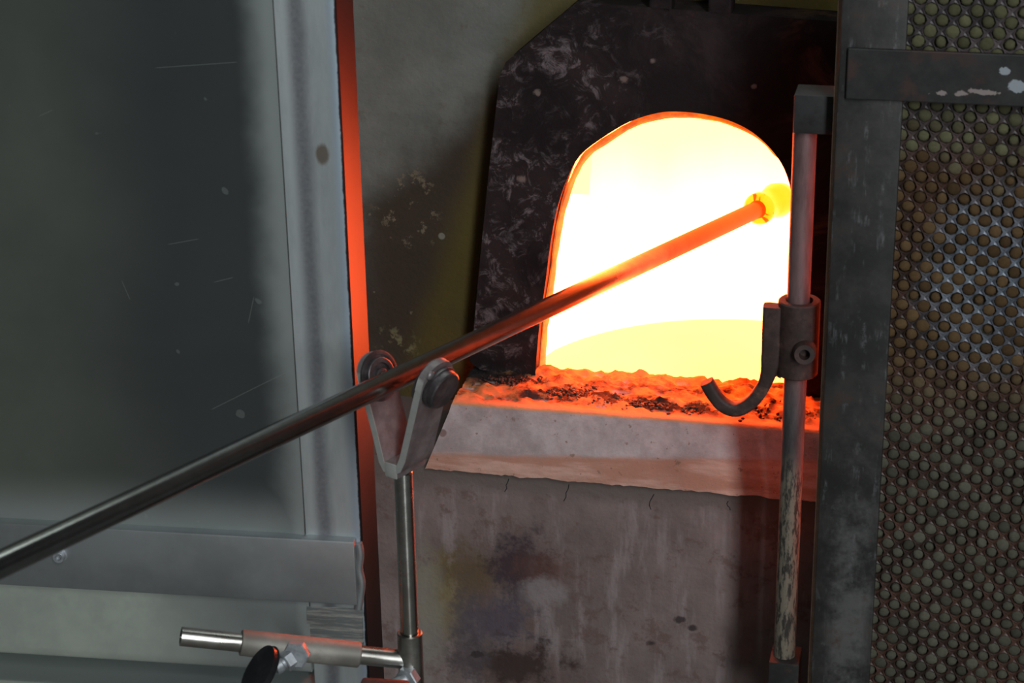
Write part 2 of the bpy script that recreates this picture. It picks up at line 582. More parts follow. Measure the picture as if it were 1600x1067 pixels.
# top crust, found by the level of the surface
top = M.step(M.xyz()[2], Z_SILL - 0.0045, Z_SILL - 0.002)
cr = M.mix(M.step(w3, 0.44, 0.60), (0.46, 0.23, 0.09), (0.15, 0.065, 0.03))
cr = M.mix(M.step(w3, 0.565, 0.62), cr, (0.025, 0.02, 0.02))
crust_zone = M.step(M.xyz()[1], YS + 0.010, YS + 0.028)
for cx_, cy_, sx_, sy_, k_ in ((890, 614, 46, 10, 1), (948, 620, 34, 12, 1), (1020, 632, 50, 9, 1), (1085, 641, 42, 8, 1), (1165, 640, 50, 12, 0.8), (1250, 650, 40, 14, 0.9), (800, 593, 60, 9, 1)):
    a_ = at_z(cx_, cy_, Z_SILL)
    dx_, dy_ = M.math('MULTIPLY', M.math('SUBTRACT', M.xyz()[0], a_.x), 1 / (sx_ * 0.00085)), M.math('MULTIPLY', M.math('SUBTRACT', M.xyz()[1], a_.y), 1 / (sy_ * 0.0023))
    rr_ = M.math('SQRT', M.math('ADD', M.math('MULTIPLY', dx_, dx_), M.math('MULTIPLY', dy_, dy_)))
    rr_ = M.math('MULTIPLY_ADD', M.math('SUBTRACT', w2, 0.5), 2.6, rr_)
    cr = M.mix(M.math('MULTIPLY', M.step(rr_, 0.55, 0.85, inv=True), 0.93 * k_), cr, (0.022, 0.013, 0.010))
cr = M.mix(crust_zone, (0.48, 0.26, 0.13), cr)
sootx = M.step(M.xyz()[0], at_y(840, 600, YP).x, at_y(760, 600, YP).x)
soot = M.math('MULTIPLY', sootx, M.step(M.math('MULTIPLY_ADD', w2, 0.03, M.xyz()[1]), YP - 0.035, YP - 0.005))
cr = M.mix(soot, cr, (0.02, 0.017, 0.017))
base = M.mix(top, base, cr)
M.bump(M.math('ADD', w2, M.math('MULTIPLY', w3, 0.6)), 0.6, 0.003)
m_sill = M.set(base, 0.85, 0.0, 0.2)

XLT = at_y(706, 628, YS).x
XLB = at_y(664, 735, YB).x
XR = 0.42
prof = []                     # (y, z, x_left)
YK = YP + 0.035
prof += [(YK, Z_SB, XLT), (YK, Z_SILL - 0.03, XLT), (YK, Z_SILL - 0.006, XLT)]
for k in range(28):
    t = k / 27
    prof.append((YK - 0.004 + (YS + 0.006 - YK + 0.004) * t, Z_SILL, XLT))
prof += [(YS + 0.003, Z_SILL - 0.001, XLT), (YS + 0.0008, Z_SILL - 0.0035, XLT - 0.001)]
for k in range(1, 9):
    t = k / 9
    prof.append((YS + (YB - YS) * t, Z_SILL - 0.0035 + (Z_SB - Z_SILL + 0.0035) * t, XLT + (XLB - XLT) * t))
prof += [(YB + 0.001, Z_SB, XLB), (YL + 0.001, Z_SB + 0.0015, XLB)]
NX = 150
bm = bmesh.new()
grid = []
for i in range(NX + 1):
    row = []
    for j, (y, z, x0) in enumerate(prof):
        x = x0 + (XR - x0) * i / NX
        q = V((x, y, z))
        if j < 3:
            pass
        elif j < 31:
            f = min(1.0, max(0.0, (y - YS - 0.008) / 0.02))
            h = 0.0060 * fbm(V((x * 26, y * 40, 0))) + 0.0045 * fbm(V((x * 85, y * 120, 3)))
            q.z += f * h + 0.001 * fbm(V((x * 40, y * 40, 7)))
        else:
            q.y += 0.0012 * fbm(V((x * 30, z * 30, 2)))
            if z <= Z_SB + 0.001:
                q.z += 0.0022 * fbm(V((x * 35, 1, 2))) + 0.0014 * fbm(V((x * 120, 1, 2)))
        row.append(bm.verts.new(q))
    grid.append(row)
for i in range(NX):
    for j in range(len(prof) - 1):
        bm.faces.new((grid[i][j], grid[i + 1][j], grid[i + 1][j + 1], grid[i][j + 1]))
# left end closing strip down to the wall
back = bm.verts.new(V((XLT - 0.006, YK - 0.02, Z_SB)))
for j in range(len(prof) - 1):
    bm.faces.new((grid[0][j], grid[0][j + 1], back))
link('sill', bm, m_sill, furnace, smooth=50)

# --- slag crumbs on the sill
m_slag = Mat('burnt slag')
m_slag = m_slag.set(m_slag.mix(m_slag.step(m_slag.noise(80), 0.4, 0.6), (0.014, 0.011, 0.010), (0.07, 0.035, 0.022)), 0.7)
bm = bmesh.new()
PATCH = ((890, 614, 42, 9, 80), (948, 622, 30, 8, 50), (1018, 632, 44, 8, 80), (1085, 641, 34, 8, 60), (1165, 645, 40, 8, 40), (1245, 652, 40, 10, 40), (790, 592, 55, 7, 70), (1225, 630, 40, 8, 20))
for cx_, cy_, sx_, sy_, nn_ in PATCH * 1:
  for k in range(nn_):
    q = at_z(cx_ + random.gauss(0, sx_ * 0.5), cy_ + random.gauss(0, sy_ * 0.5), Z_SILL)
    yy = max(YS + 0.010, min(YP + 0.02, q.y))
    r = random.uniform(0.0008, 0.0026)
    mt = Matrix.Translation(V((q.x, yy, Z_SILL + r * 0.1))) @ Euler((random.random(), random.random(), random.random() * 6)).to_matrix().to_4x4() @ Matrix.Diagonal((r * 1.5, r * 1.2, r * 0.8, 1))
    res = bmesh.ops.create_icosphere(bm, subdivisions=1, radius=1.0, matrix=mt)
    for v in res['verts']:
        v.co += V((random.uniform(-1, 1), random.uniform(-1, 1), random.uniform(-1, 1))) * r * 0.3
o = link('slag_crumbs', bm, m_slag, furnace, smooth=180)
o['kind'] = 'stuff'

# --- arch plate
M = Mat('sooty cast arch frame')
w1 = M.noise(11, 7, 0.72, dist=0.6)
w2 = M.noise(42, 6, 0.75, off=(4, 1, 4), dist=0.8)
p = lambda x, y: x2(at_y(x, y, YP))
base = M.mix(M.step(w1, 0.4, 0.65), (0.012, 0.009, 0.0095), (0.026, 0.018, 0.018))
lf = M.step(M.xyz()[0], p(1120, 300)[0], p(860, 300)[0])
sc = M.math('MULTIPLY', M.math('MULTIPLY', M.step(w2, 0.50, 0.66), M.step(w1, 0.40, 0.60)), lf)
base = M.mix(M.math('MULTIPLY', sc, 0.85), base, (0.165, 0.14, 0.148))
rt = M.math('MULTIPLY', M.step(w1, 0.5, 0.62), M.step(M.xyz()[0], p(1180, 60)[0], p(1280, 60)[0]))
base = M.mix(M.math('MULTIPLY', rt, 0.6), base, (0.085, 0.045, 0.02))
for c, r in (((975, 124), 0.006), ((1020, 95), 0.004), ((840, 145), 0.005), ((1178, 135), 0.004), ((815, 280), 0.006)):
    base = M.mix(M.math('MULTIPLY', M.blob(p(*c), r * 1.2, r, w2, 3.0, 0.4, 1.0), 0.6), base, (0.22, 0.17, 0.15))
M.bump(M.math('ADD', w2, w1), 0.5, 0.002)
m_arch = M.set(base, M.math('MULTIPLY_ADD', w2, 0.3, 0.55), 0.0, 0.12)
out_px = [(736, 562), (742, 520), (753, 400), (766, 270), (783, 122), (792, 99), (893, 14), (908, 6), (1305, 36), (1420, 46)]
outer = [at_y(x, y, YP) for x, y in out_px]
c0 = at_y(737, 566, YP)
plate = [V((arch[0].x, YP, Z_SILL - 0.004)), V((c0.x + 0.012, YP, Z_SILL + 0.004)), V((c0.x + 0.003, YP, Z_SILL + 0.010))] + outer + [V((0.31, YP, Z_SILL - 0.004))] + list(reversed(arch))[:-1]
bm = bmesh.new()
slab(bm, plate, V((0, 0.06, 0)), 0.002)
link('arch_frame', bm, m_arch, furnace)
# hanger lugs on top of the plate
for x in (1036, 1128):
    bm = bmesh.new()
    c = at_y(x, -2, YP + 0.02)
    box(bm, c, V((0.014, 0, 0)), V((0, 0.02, 0)), V((0, 0, 0.022)), 0.003)
    link('hanger_lug', bm, m_arch, furnace)

# --- chamber behind the mouth
pb = at_z(1190, 500, Z_SILL - 0.03)
ZP = Z_SILL - 0.03
RP = 0.295
pc = V((at_z(1165, 560, ZP).x, pb.y - RP, ZP))
segs, RC = 40, 0.44
cc = V((pc.x, max(pc.y, 0.07 + 0.30), 0))
yfront = 0.031
ring_z = [(ZP - 0.12, RC), (ZP + 0.25, RC), (ZP + 0.42, RC * 0.93), (ZP + 0.55, RC * 0.72), (ZP + 0.62, RC * 0.4), (ZP + 0.64, 0.03)]


def chamber_bm(want_back):
    bm = bmesh.new()
    P_ = {}

    def vert(i, k):
        k %= segs
        if (i, k) not in P_:
            z, r = ring_z[i]
            P_[i, k] = bm.verts.new(V((cc.x + r * math.cos(2 * math.pi * k / segs), max(yfront, cc.y + r * math.sin(2 * math.pi * k / segs)), z)))
        return P_[i, k]
    for i in range(len(ring_z) - 1):
        for k in range(segs):
            back_ = i < 3
            if back_ != want_back:
                continue
            z0 = [cc.y + ring_z[j][1] * math.sin(2 * math.pi * kk / segs) for j in (i, i + 1) for kk in (k, k + 1)]
            if max(z0) <= yfront + 1e-6:
                continue                     # open towards the mouth; the wall's back closes it
            bm.faces.new((vert(i, k), vert(i, k + 1), vert(i + 1, k + 1), vert(i + 1, k)))
    if not want_back:
        bm.faces.new([vert(len(ring_z) - 1, k) for k in range(segs)])
    return bm


link('chamber_back', chamber_bm(True), m_hot, furnace, smooth=60)
link('chamber_vault', chamber_bm(False), m_warm, furnace, smooth=60)
bm = bmesh.new()
zr = ZP - 0.006
ym, yb_ = yfront + 0.001, cc.y + RC
tpoly = [V((hole[0].x + 0.004, YK + 0.002, zr)), V((hole[-1].x - 0.004, YK + 0.002, zr)), V((hole[-1].x - 0.004, ym, zr)), V((cc.x + RC, ym, zr)), V((cc.x + RC, yb_, zr)),
         V((cc.x - RC, yb_, zr)), V((cc.x - RC, ym, zr)), V((hole[0].x + 0.004, ym, zr))]
slab(bm, tpoly, V((0, 0, -0.04)))
link('crucible_rim', bm, m_hot, furnace)

# casing round the chamber: sides, back and roof
xa_, xb_, ya_ = cc.x - RC - 0.06, cc.x + RC + 0.06, cc.y + RC + 0.06
bm = bmesh.new()
U = [(xa_, 0.0301), (xa_ + 0.05, 0.0301), (xa_ + 0.05, ya_ - 0.05), (xb_ - 0.05, ya_ - 0.05), (xb_ - 0.05, 0.0301), (xb_, 0.0301), (xb_, ya_), (xa_, ya_)]
slab(bm, [V((x, y, 0.001)) for x, y in U], V((0, 0, ztop - 0.001)))
link('casing', bm, m_upper, furnace)
bm = bmesh.new()
slab(bm, [V((xa_, 0.0301, ztop - 0.05)), V((xb_, 0.0301, ztop - 0.05)), V((xb_, ya_, ztop - 0.05)), V((xa_, ya_, ztop - 0.05))], V((0, 0, 0.05)))
link('roof_slab', bm, m_upper, furnace)

# hot refractory lip showing inside the arch
M = Mat('glowing refractory lip')
M.set((0.35, 0.2, 0.1), 0.9)
lw1 = M.noise(40, 4, 0.7)
M.put(M.b.inputs['Emission Color'], M.mix(M.step(lw1, 0.4, 0.6), (1.0, 0.10, 0.004), (1.0, 0.20, 0.01)))
M.put(M.b.inputs['Emission Strength'], M.math('MULTIPLY_ADD', lw1, 1.6, 0.1))
lip = []
for i, q in enumerate(arch):
    t = (arch[min(i + 1, len(arch) - 1)] - arch[max(i - 1, 0)]).normalized()
    nz_ = max(0.0, t.x)                       # how far the lip lies overhead
    inw = V((t.z, 0, -t.x))                   # towards the mouth's middle
    lip.append(V((q.x, YP + 0.045, q.z)) + inw * (0.0005 + 0.0165 * nz_))
lp_prof = []
for i, q in enumerate(lip):
    rr_l = 0.0042 + 0.0022 * fbm(V((q.x * 40, q.z * 40, 4)))
    lp_prof.append([(rr_l * math.cos(2 * math.pi * k / 8), 0.012 * math.sin(2 * math.pi * k / 8)) for k in range(8)])
bm = bmesh.new()
sweep(bm, lip, lp_prof, V((0, -1, 0)))
link('mouth_lip', bm, M.m, furnace, smooth=60)

# --- molten glass with its crucible rim
pool = thing('molten_glass', 'yellow glowing pool of molten glass inside the furnace mouth', 'molten glass', pc)
bm = bmesh.new()
lathe(bm, V((pc.x, pc.y, ZP)), V((0, 0, 1)), [(-0.005, RP), (-0.001, RP), (0, RP - 0.004), (0.0003, 0.05)], 64)
# keep it behind the wall
for v in bm.verts:
    v.co.y = max(v.co.y, 0.036)
    v.co.x = min(max(v.co.x, pc.x - 0.268), pc.x + 0.268)
link('glass_surface', bm, m_pool, pool, smooth=60)

# ------------------------------------------------------------------ RIGHT DOOR with post, bar and perforated sheet
YD = -0.40
door = thing('mesh_door', 'steel furnace door of rusty perforated sheet over insulation, beside the glowing mouth', 'door', at_y(1270, 1067, YD) * 1.0)
door.location = (at_y(1270, 1067, YD).x, YD + 0.03, 0.02)
xl_d, xr_d = at_y(1291, 533, YD).x, at_y(1389, 533, YD).x
zt_d, zb_d = at_y(1350, -60, YD).z, 0.02
bm = bmesh.new()
w = (xr_d - xl_d) / 2
box(bm, V(((xl_d + xr_d) / 2, YD + 0.085, (zt_d + zb_d) / 2)), V((w, 0, 0)), V((0, 0.085, 0)), V((0, 0, (zt_d - zb_d) / 2)), 0.0022)
link('post', bm, m_post, door, smooth=35)

m_bounce = mat_metal('glow bounce flange', (0.55, 0.36, 0.26), (0.42, 0.25, 0.16), 0.7, 30, 0.3, 0.0)  # unseen flange, added to bounce the red glow onto the sill
bm = bmesh.new()
box(bm, V((xl_d - 0.0022, YD + 0.090, (zt_d + zb_d) / 2)), V((0.002, 0, 0)), V((0, 0.078, 0)), V((0, 0, (zt_d - zb_d) / 2)))
link('bounce_flange', bm, m_bounce, door)

XD = at_y(1700, 500, YD + 0.03).x
bm = bmesh.new()
zc1, zc0 = at_y(1420, 77, YD).z, at_y(1420, 157, YD).z
xb0 = at_y(1323, 110, YD - 0.008).x
box(bm, V(((xb0 + XD) / 2, YD - 0.0025, (zc0 + zc1) / 2)), V(((XD - xb0) / 2, 0, 0)), V((0, 0.0025, 0)), V((0, 0, (zc1 - zc0) / 2)), 0.0012)
M = Mat('crossbar flaked paint')
w1 = M.noise(24, 6, 0.7)
w2 = M.noise(70, 6, 0.75, off=(4, 1, 4))
base = M.mix(M.step(w1, 0.4, 0.65), (0.013, 0.0125, 0.0128), (0.025, 0.0235, 0.023))
base = M.mix(M.step(M.noise(18, 4, 0.6, off=(7, 7, 7)), 0.5, 0.62), base, (0.04, 0.022, 0.018))
q = lambda x, y: (at_y(x, y, YD - 0.008).x - door.location.x, at_y(x, y, YD - 0.008).z - door.location.z)
for c, rx, rz, k in (((1590, 137), 0.016, 0.010, 0.7), ((1570, 112), 0.009, 0.006, 1.2), ((1530, 145), 0.022, 0.005, 1.6), ((1470, 147), 0.012, 0.004, 1.8), ((1505, 147), 0.012, 0.004, 2.0)):
    base = M.mix(M.blob(q(*c), rx, rz, w2, k * 1.8, 0.55, 0.65), base, (0.27, 0.30, 0.33) if c[0] > 1550 else (0.24, 0.20, 0.19))
M.bump(w2, 0.2, 0.001)
link('crossbar', bm, M.set(base, 0.6, 0.2), door)

# perforated sheet: staggered round holes
YM = YD + 0.014
ax = 34.0 * (at_y(1501, 533, YM) - at_y(1500, 533, YM)).x
hz_ = 15.0 * (at_y(1500, 533, YM) - at_y(1500, 534, YM)).z
x_lo, x_hi = xr_d - 0.006, XD
z_lo, z_hi = at_y(1500, 1110, YM).z, at_y(1500, -25, YM).z
hr = 0.0074


def hexcell(a, h):
    """vertices of the Voronoi cell of a staggered lattice"""
    # bisectors with the neighbours (+-a/2, +-h) and (0, +-2h)
    zt = h
    # top edge z=h meets bisector of (a/2,h): x*a/2 + z*h = (a*a/4+h*h)/2
    c = (a * a / 4 + h * h) / 2
    xt = (c - zt * h) / (a / 2)
    xs = c / (a / 2)
    return [(xs, 0), (xt, zt), (-xt, zt), (-xs, 0), (-xt, -zt), (xt, -zt)]


hc = hexcell(ax, hz_)
outer12 = []
for i in range(6):
    a, b = hc[i], hc[(i + 1) % 6]
    outer12 += [a, ((a[0] + b[0]) / 2, (a[1] + b[1]) / 2)]
M = Mat('rusty perforated steel')
w1 = M.noise(20, 5, 0.65)
w2 = M.noise(9, 4, 0.6, off=(3, 3, 3))
rustc = M.mix(M.step(w1, 0.35, 0.65), (0.026, 0.015, 0.012), (0.072, 0.034, 0.024))
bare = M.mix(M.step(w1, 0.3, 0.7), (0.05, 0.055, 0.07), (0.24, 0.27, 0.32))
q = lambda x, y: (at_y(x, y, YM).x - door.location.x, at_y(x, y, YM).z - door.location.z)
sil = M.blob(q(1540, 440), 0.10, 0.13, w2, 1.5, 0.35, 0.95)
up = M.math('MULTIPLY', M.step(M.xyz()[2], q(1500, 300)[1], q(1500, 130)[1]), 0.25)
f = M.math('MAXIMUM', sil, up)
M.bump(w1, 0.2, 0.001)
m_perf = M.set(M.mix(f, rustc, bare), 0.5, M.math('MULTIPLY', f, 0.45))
bm = bmesh.new()
cells = []
r0 = int((z_hi - z_lo) / hz_) + 1
z_start = at_y(1437, 308, YM).z
x_start = at_y(1437, 308, YM).x
j0 = int((z_lo - z_start) / hz_) - 1
j1 = int((z_hi - z_start) / hz_) + 1
for j in range(j0, j1 + 1):
    z = z_start + j * hz_
    for i in range(-6, 14):
        x = x_start + (i + 0.5 * (j % 2)) * ax
        if x < x_lo or x > x_hi:
            continue
        cells.append((x, z, i, j))
for x, z, i, j in cells:
    o_ = [bm.verts.new(V((x + a, YM, z + b))) for a, b in outer12]
    n_ = 12
    m_ = []
    in_ = []
    lp = []
    for k in range(n_):
        a, b = outer12[k]
        an = math.atan2(b, a)
        m_.append(bm.verts.new(V((x + hr * 1.09 * math.cos(an), YM - 0.0013, z + hr * 1.09 * math.sin(an)))))
        in_.append(bm.verts.new(V((x + hr * math.cos(an), YM - 0.0006, z + hr * math.sin(an)))))
        lp.append(bm.verts.new(V((x + hr * math.cos(an), YM + 0.003, z + hr * math.sin(an)))))
    for A_, B_ in ((o_, m_), (m_, in_), (in_, lp)):
        for k in range(n_):
            bm.faces.new((A_[k], A_[(k + 1) % n_], B_[(k + 1) % n_], B_[k]))
bmesh.ops.remove_doubles(bm, verts=bm.verts, dist=0.0002)
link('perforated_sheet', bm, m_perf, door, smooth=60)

bm = bmesh.new()
box(bm, V(((x_lo + XD) / 2, YM + 0.022, (zt_d + zb_d) / 2)), V(((XD - x_lo) / 2, 0, 0)), V((0, 0.018, 0)), V((0, 0, (zt_d - zb_d) / 2)))
link_board = bm
bm = bmesh.new()
zl0 = z_lo - hz_
box(bm, V(((x_lo + XD) / 2, YM + 0.001, (zl0 + zb_d) / 2)), V(((XD - x_lo) / 2, 0, 0)), V((0, 0.0025, 0)), V((0, 0, (zl0 - zb_d) / 2)), 0.001)
link('kick_plate', bm, m_bar, door)
bm = bmesh.new()
box(bm, V((XD + 0.014, YD + 0.02, (zt_d + zb_d) / 2)), V((0.014, 0, 0)), V((0, 0.02, 0)), V((0, 0, (zt_d - zb_d) / 2)), 0.002)
link('stile', bm, m_post, door, smooth=35)
bm = link_board
M = Mat('dark insulation backing')
M.set(M.mix(M.noise(40), (0.03, 0.027, 0.02), (0.06, 0.05, 0.035)), 0.95, 0, 0.1)
link('insulation_board', bm, M.m, door)

# insulation plugs swelling through the holes
M = Mat('insulation wool plug')
inf = M.n('ShaderNodeObjectInfo')
w1 = M.noise(260, 3, 0.6)
geo = M.n('ShaderNodeNewGeometry')
sp = M.n('ShaderNodeSeparateXYZ')
M.put(sp.inputs[0], geo.outputs['Position'])
zn = M.step(M.math('MULTIPLY_ADD', inf.outputs['Random'], 0.06, sp.outputs[2]), at_y(1500, 240, YM).z, at_y(1500, 120, YM).z)
mid = M.math('MULTIPLY', M.step(sp.outputs[2], at_y(1500, 700, YM).z, at_y(1500, 540, YM).z), M.math('SUBTRACT', 1.0, zn))
c = M.mix(mid, (0.082, 0.080, 0.059), (0.096, 0.058, 0.028))
c = M.mix(zn, c, (0.098, 0.094, 0.052))
dk = M.math('MULTIPLY_ADD', inf.outputs['Random'], 0.6, 0.55)
hsv = M.n('ShaderNodeHueSaturation')
M.put(hsv.inputs['Value'], M.math('MULTIPLY', dk, M.math('MULTIPLY_ADD', w1, 0.7, 0.65)))
M.put(hsv.inputs['Color'], c)
M.bump(w1, 0.4, 0.001)
m_plug = M.set(hsv.outputs[0], 0.95, 0, 0.1)


def plug_mesh(seed):
    rnd = random.Random(seed)
    bm = bmesh.new()
    seg = 8
    rings = []
    for t, r in ((0.006, 0.90), (0.0008, 0.96), (-0.0008, 0.80), (-0.0016, 0.45)):
        rings.append([bm.verts.new(V((hr * 0.97 * r * rnd.uniform(0.88, 1.08) * math.cos(2 * math.pi * k / seg), t,
                                      hr * 0.97 * r * rnd.uniform(0.88, 1.08) * math.sin(2 * math.pi * k / seg)))) for k in range(seg)])
    for a, b in zip(rings, rings[1:]):
        for k in range(seg):
            bm.faces.new((a[k], a[(k + 1) % seg], b[(k + 1) % seg], b[k]))
    tip = bm.verts.new(V((0, -0.0019, 0)))
    for k in range(seg):
        bm.faces.new((rings[-1][k], rings[-1][(k + 1) % seg], tip))
    bmesh.ops.recalc_face_normals(bm, faces=bm.faces)
    me = bpy.data.meshes.new('insulation_plug')
    bm.to_mesh(me)
    bm.free()
    me.materials.append(m_plug)
    me.polygons.foreach_set('use_smooth', [True] * len(me.polygons))
    return me


variants = [plug_mesh(k) for k in range(6)]
Mi = (Matrix.Translation(CAM) @ ROT.to_4x4()).inverted()


def seen(P):
    q = Mi @ P
    return 800 + F * q.x / -q.z, 533.5 - F * q.y / -q.z, -q.z


plugs = []
for x, z, i, j in cells:
    px_, py_, d_ = seen(V((x, YM, z)))
    s = random.uniform(0.86, 1.12)
    if random.random() < 0.06:
        s *= 0.8
    inside = 8 < px_ < 1594 and 6 < py_ < 1061 and not (zc0 - 0.004 < z < zc1 + 0.004) and x > xr_d + 0.008
    plugs.append((inside, s / d_, x, z, s))
plugs.sort(key=lambda t: (not t[0], -t[1]))
rest = bmesh.new()
for k, (ins, _, x, z, s) in enumerate(plugs):
    dpt = random.uniform(-0.0012, 0.0018)
    rz = random.uniform(0, 6.28)
    if k < 300:
        o = bpy.data.objects.new('insulation_plug', variants[k % 6])
        COL.objects.link(o)
        o.parent = door
        o.location = V((x, YM + dpt, z)) - door.location
        o.rotation_euler = (0, rz, 0)
        o.scale = (s, random.uniform(0.8, 1.4), s * random.uniform(0.9, 1.1))
    else:
        b2 = bmesh.new()
        b2.from_mesh(variants[k % 6])
        b2.transform(Matrix.Translation(V((x, YM + dpt, z))) @ Matrix.Rotation(rz, 4, 'Y') @ Matrix.Diagonal((s, 1.1, s, 1)))
        tm = bpy.data.meshes.new('tmp')
        b2.to_mesh(tm)
        b2.free()
        rest.from_mesh(tm)
        bpy.data.meshes.remove(tm)
o = link('insulation_plugs', rest, m_plug, door, smooth=180)
o['kind'] = 'stuff'

# ------------------------------------------------------------------ ROD beside the post, with its brackets
YR = -0.345
rx_ = at_y(1245, 533, YR).x
rr = 18.0 * (at_y(1246, 533, YR) - at_y(1245, 533, YR)).x
z_top, z_bot = at_y(1260, 205, YR).z, at_y(1228, 1044, YR).z
rodt = thing('bracket_rod', 'upright heat stained steel pipe held in two brackets beside the door post', 'rod', V((rx_, YR, z_bot - 0.03)))
bm = bmesh.new()
rod(bm, V((rx_, YR, z_bot - 0.01)), V((rx_, YR, z_top + 0.01)), rr, 28)
M = Mat('heat stained pipe with worn galvanising')
zz = M.xyz()[2]
w1 = M.noise(45, 5, 0.7, stretch=(1, 1, 0.2))
w2 = M.noise(150, 6, 0.75, stretch=(1.2, 1.2, 0.25), off=(2, 2, 2))
hot = M.mix(M.step(w1, 0.35, 0.65), (0.13, 0.072, 0.072), (0.23, 0.145, 0.145))
dark = M.mix(M.step(w1, 0.35, 0.65), (0.055, 0.05, 0.052), (0.13, 0.115, 0.115))
lowc = M.mix(M.step(w2, 0.46, 0.56), (0.24, 0.21, 0.16), (0.05, 0.045, 0.04))
zl = lambda y: at_y(1230, y, YR).z - (z_bot - 0.03)
c = M.mix(M.step(zz, zl(640), zl(560)), dark, hot)
wob = M.math('MULTIPLY_ADD', w1, 0.10, zz)
c = M.mix(M.step(wob, zl(770) + 0.05, zl(690) + 0.05), lowc, c)
M.bump(w2, 0.25, 0.001)
link('pipe', bm, M.set(c, 0.5, 0.45), rodt, smooth=40)
# top bracket: square block welded to the post
bm = bmesh.new()
xa, xb = at_y(1240, 180, YR - 0.02).x, xl_d - 0.0046
zb1, zb0 = at_y(1270, 149, YR - 0.02).z, at_y(1270, 209, YR - 0.02).z
box(bm, V(((xa + xb) / 2, YR, (zb0 + zb1) / 2)), V(((xb - xa) / 2, 0, 0)), V((0, 0.0215, 0)), V((0, 0, (zb1 - zb0) / 2)), 0.0012)
link('bracket', bm, m_bar, rodt, smooth=35)
bm = bmesh.new()
xa, xb = at_y(1201, 1050, YR - 0.02).x, at_y(1248, 1050, YR - 0.02).x
zt = at_y(1225, 1036, YR - 0.02).z
box(bm, V(((xa + xb) / 2, YR, zt - 0.035)), V(((xb - xa) / 2, 0, 0)), V((0, 0.021, 0)), V((0, 0, 0.035)), 0.0015)
box(bm, V(((xb + xl_d) / 2 + 0.004, YR, zt - 0.045)), V(((xl_d - xb) / 2 - 0.0105, 0, -0.006)), V((0, 0.012, 0)), V((0, 0, 0.012)), 0.0015)
link('bracket', bm, m_bar, rodt, smooth=35)
rodt.location = V((rx_, YR, z_bot - 0.03))

# ------------------------------------------------------------------ HOOK on a collar
cz1, cz0 = at_y(1250, 481, YR - 0.024).z, at_y(1248, 597, YR - 0.024).z
hook = thing('hook_collar', 'browned steel collar with a curved hook, clamped on the upright pipe', 'hook', V((rx_, YR, cz0)))
cr_ = 33.0 * (at_y(1246, 533, YR) - at_y(1245, 533, YR)).x
bm = bmesh.new()
cxx = rx_ + 0.0012
# thick sleeve with an open rim around the pipe
lathe(bm, V((cxx, YR, cz0)), V((0, 0, 1)), [(0.01, rr + 0.002), (0, rr + 0.0025), (0, cr_ - 0.0015), (0.0015, cr_), (cz1 - cz0 - 0.0015, cr_), (cz1 - cz0, cr_ - 0.0015), (cz1 - cz0, rr + 0.0025), (cz1 - cz0 - 0.012, rr + 0.002)], 36, cap=False)
link('sleeve', bm, m_hook, hook, smooth=35)
hp = [(1208, 477), (1206, 520), (1205, 552), (1201, 582), (1190, 608), (1172, 629), (1150, 639), (1130, 632), (1115, 615), (1104, 596)]
pts = catmull([at_y(x, y, YR - 0.006) for x, y in hp], 6)
pxm = (at_y(1201, 533, YR) - at_y(1200, 533, YR)).x
profs = []
for i in range(len(pts)):
    t = i / (len(pts) - 1)
    wd = (30 if t < 0.25 else max(21, 30 - (t - 0.25) * 60)) * pxm
    profs.append(rrect(wd, 0.017, 0.004, 3))
bm = bmesh.new()
sweep(bm, pts, profs, V((0, -1, 0)))
link('hook_bar', bm, m_hook, hook, smooth=40)
# fillet plate joining bar and sleeve
bm = bmesh.new()
web = [(1200, 480), (1219, 482), (1219, 590), (1217, 589), (1214, 587), (1210, 588), (1203, 575)]
slab(bm, [at_y(x, y, YR - 0.010) for x, y in web], V((0, 0.016, 0)), 0.001)
link('web', bm, m_hook, hook, smooth=35)
# weld nut
nc = at_y(1257, 552, YR - cr_ - 0.006)
dn = V((0.10, -1, 0.10)).normalized()
bm = bmesh.new()
rn = 17 * pxm
lathe(bm, nc - dn * 0.012, dn, [(0, rn * 1.1), (0.010, rn * 1.05), (0.018, rn * 0.92), (0.018, rn * 0.50), (0.004, rn * 0.45)], 28)
link('clamp_nut', bm, m_hook, hook, smooth=35)

# ------------------------------------------------------------------ SHIELD on the left
A4 = math.radians(4.5)
SD = V((math.cos(A4), math.sin(A4), 0))          # along the shield, to the right
SN = V((math.sin(A4), -math.cos(A4), 0))         # out of the shield, to the camera
SP = at_d(560, 600, 2.30)


def sh(x, y, out=0.0):
    return at_pl(x, y, SP + SN * out, SN)


shield = thing('heat_shield', 'large brushed aluminium heat shield with orange lit edge left of the furnace', 'shield', V((sh(300, 900).x, sh(300, 900).y, 0.02)))


def sc_(x, y, out=0.0):
    p_ = sh(x, y, out)
    return (p_ - SP).dot(SD), p_.z


s_seam = sc_(450.5, 400)[0]
s_edge = sc_(545.5, 400)[0]
s_left = sc_(-260, 400)[0]
z_hi_s, z_lo_s = sc_(300, -80)[1], sc_(300, 1180)[1]
zb_t, zb_b = sc_(275, 830)[1], sc_(275, 928)[1]
z_fold = sc_(150, 1018)[1]
LOC = shield.location.copy()


def P(s, z, n):
    return V((SP.x, SP.y, 0)) + SD * s + SN * n + V((0, 0, z))


# object space of the shield's parts: turn x,y into s
M = Mat('brushed aluminium sheet')


def shield_s(M):
    x, y, z = M.xyz()
    v = M.math('MULTIPLY', x, SD.x)
    v = M.math('MULTIPLY_ADD', y, SD.y, v)
    return M.math('ADD', v, (LOC - SP).dot(V((SD.x, SD.y, 0)))), M.math('ADD', z, LOC.z)


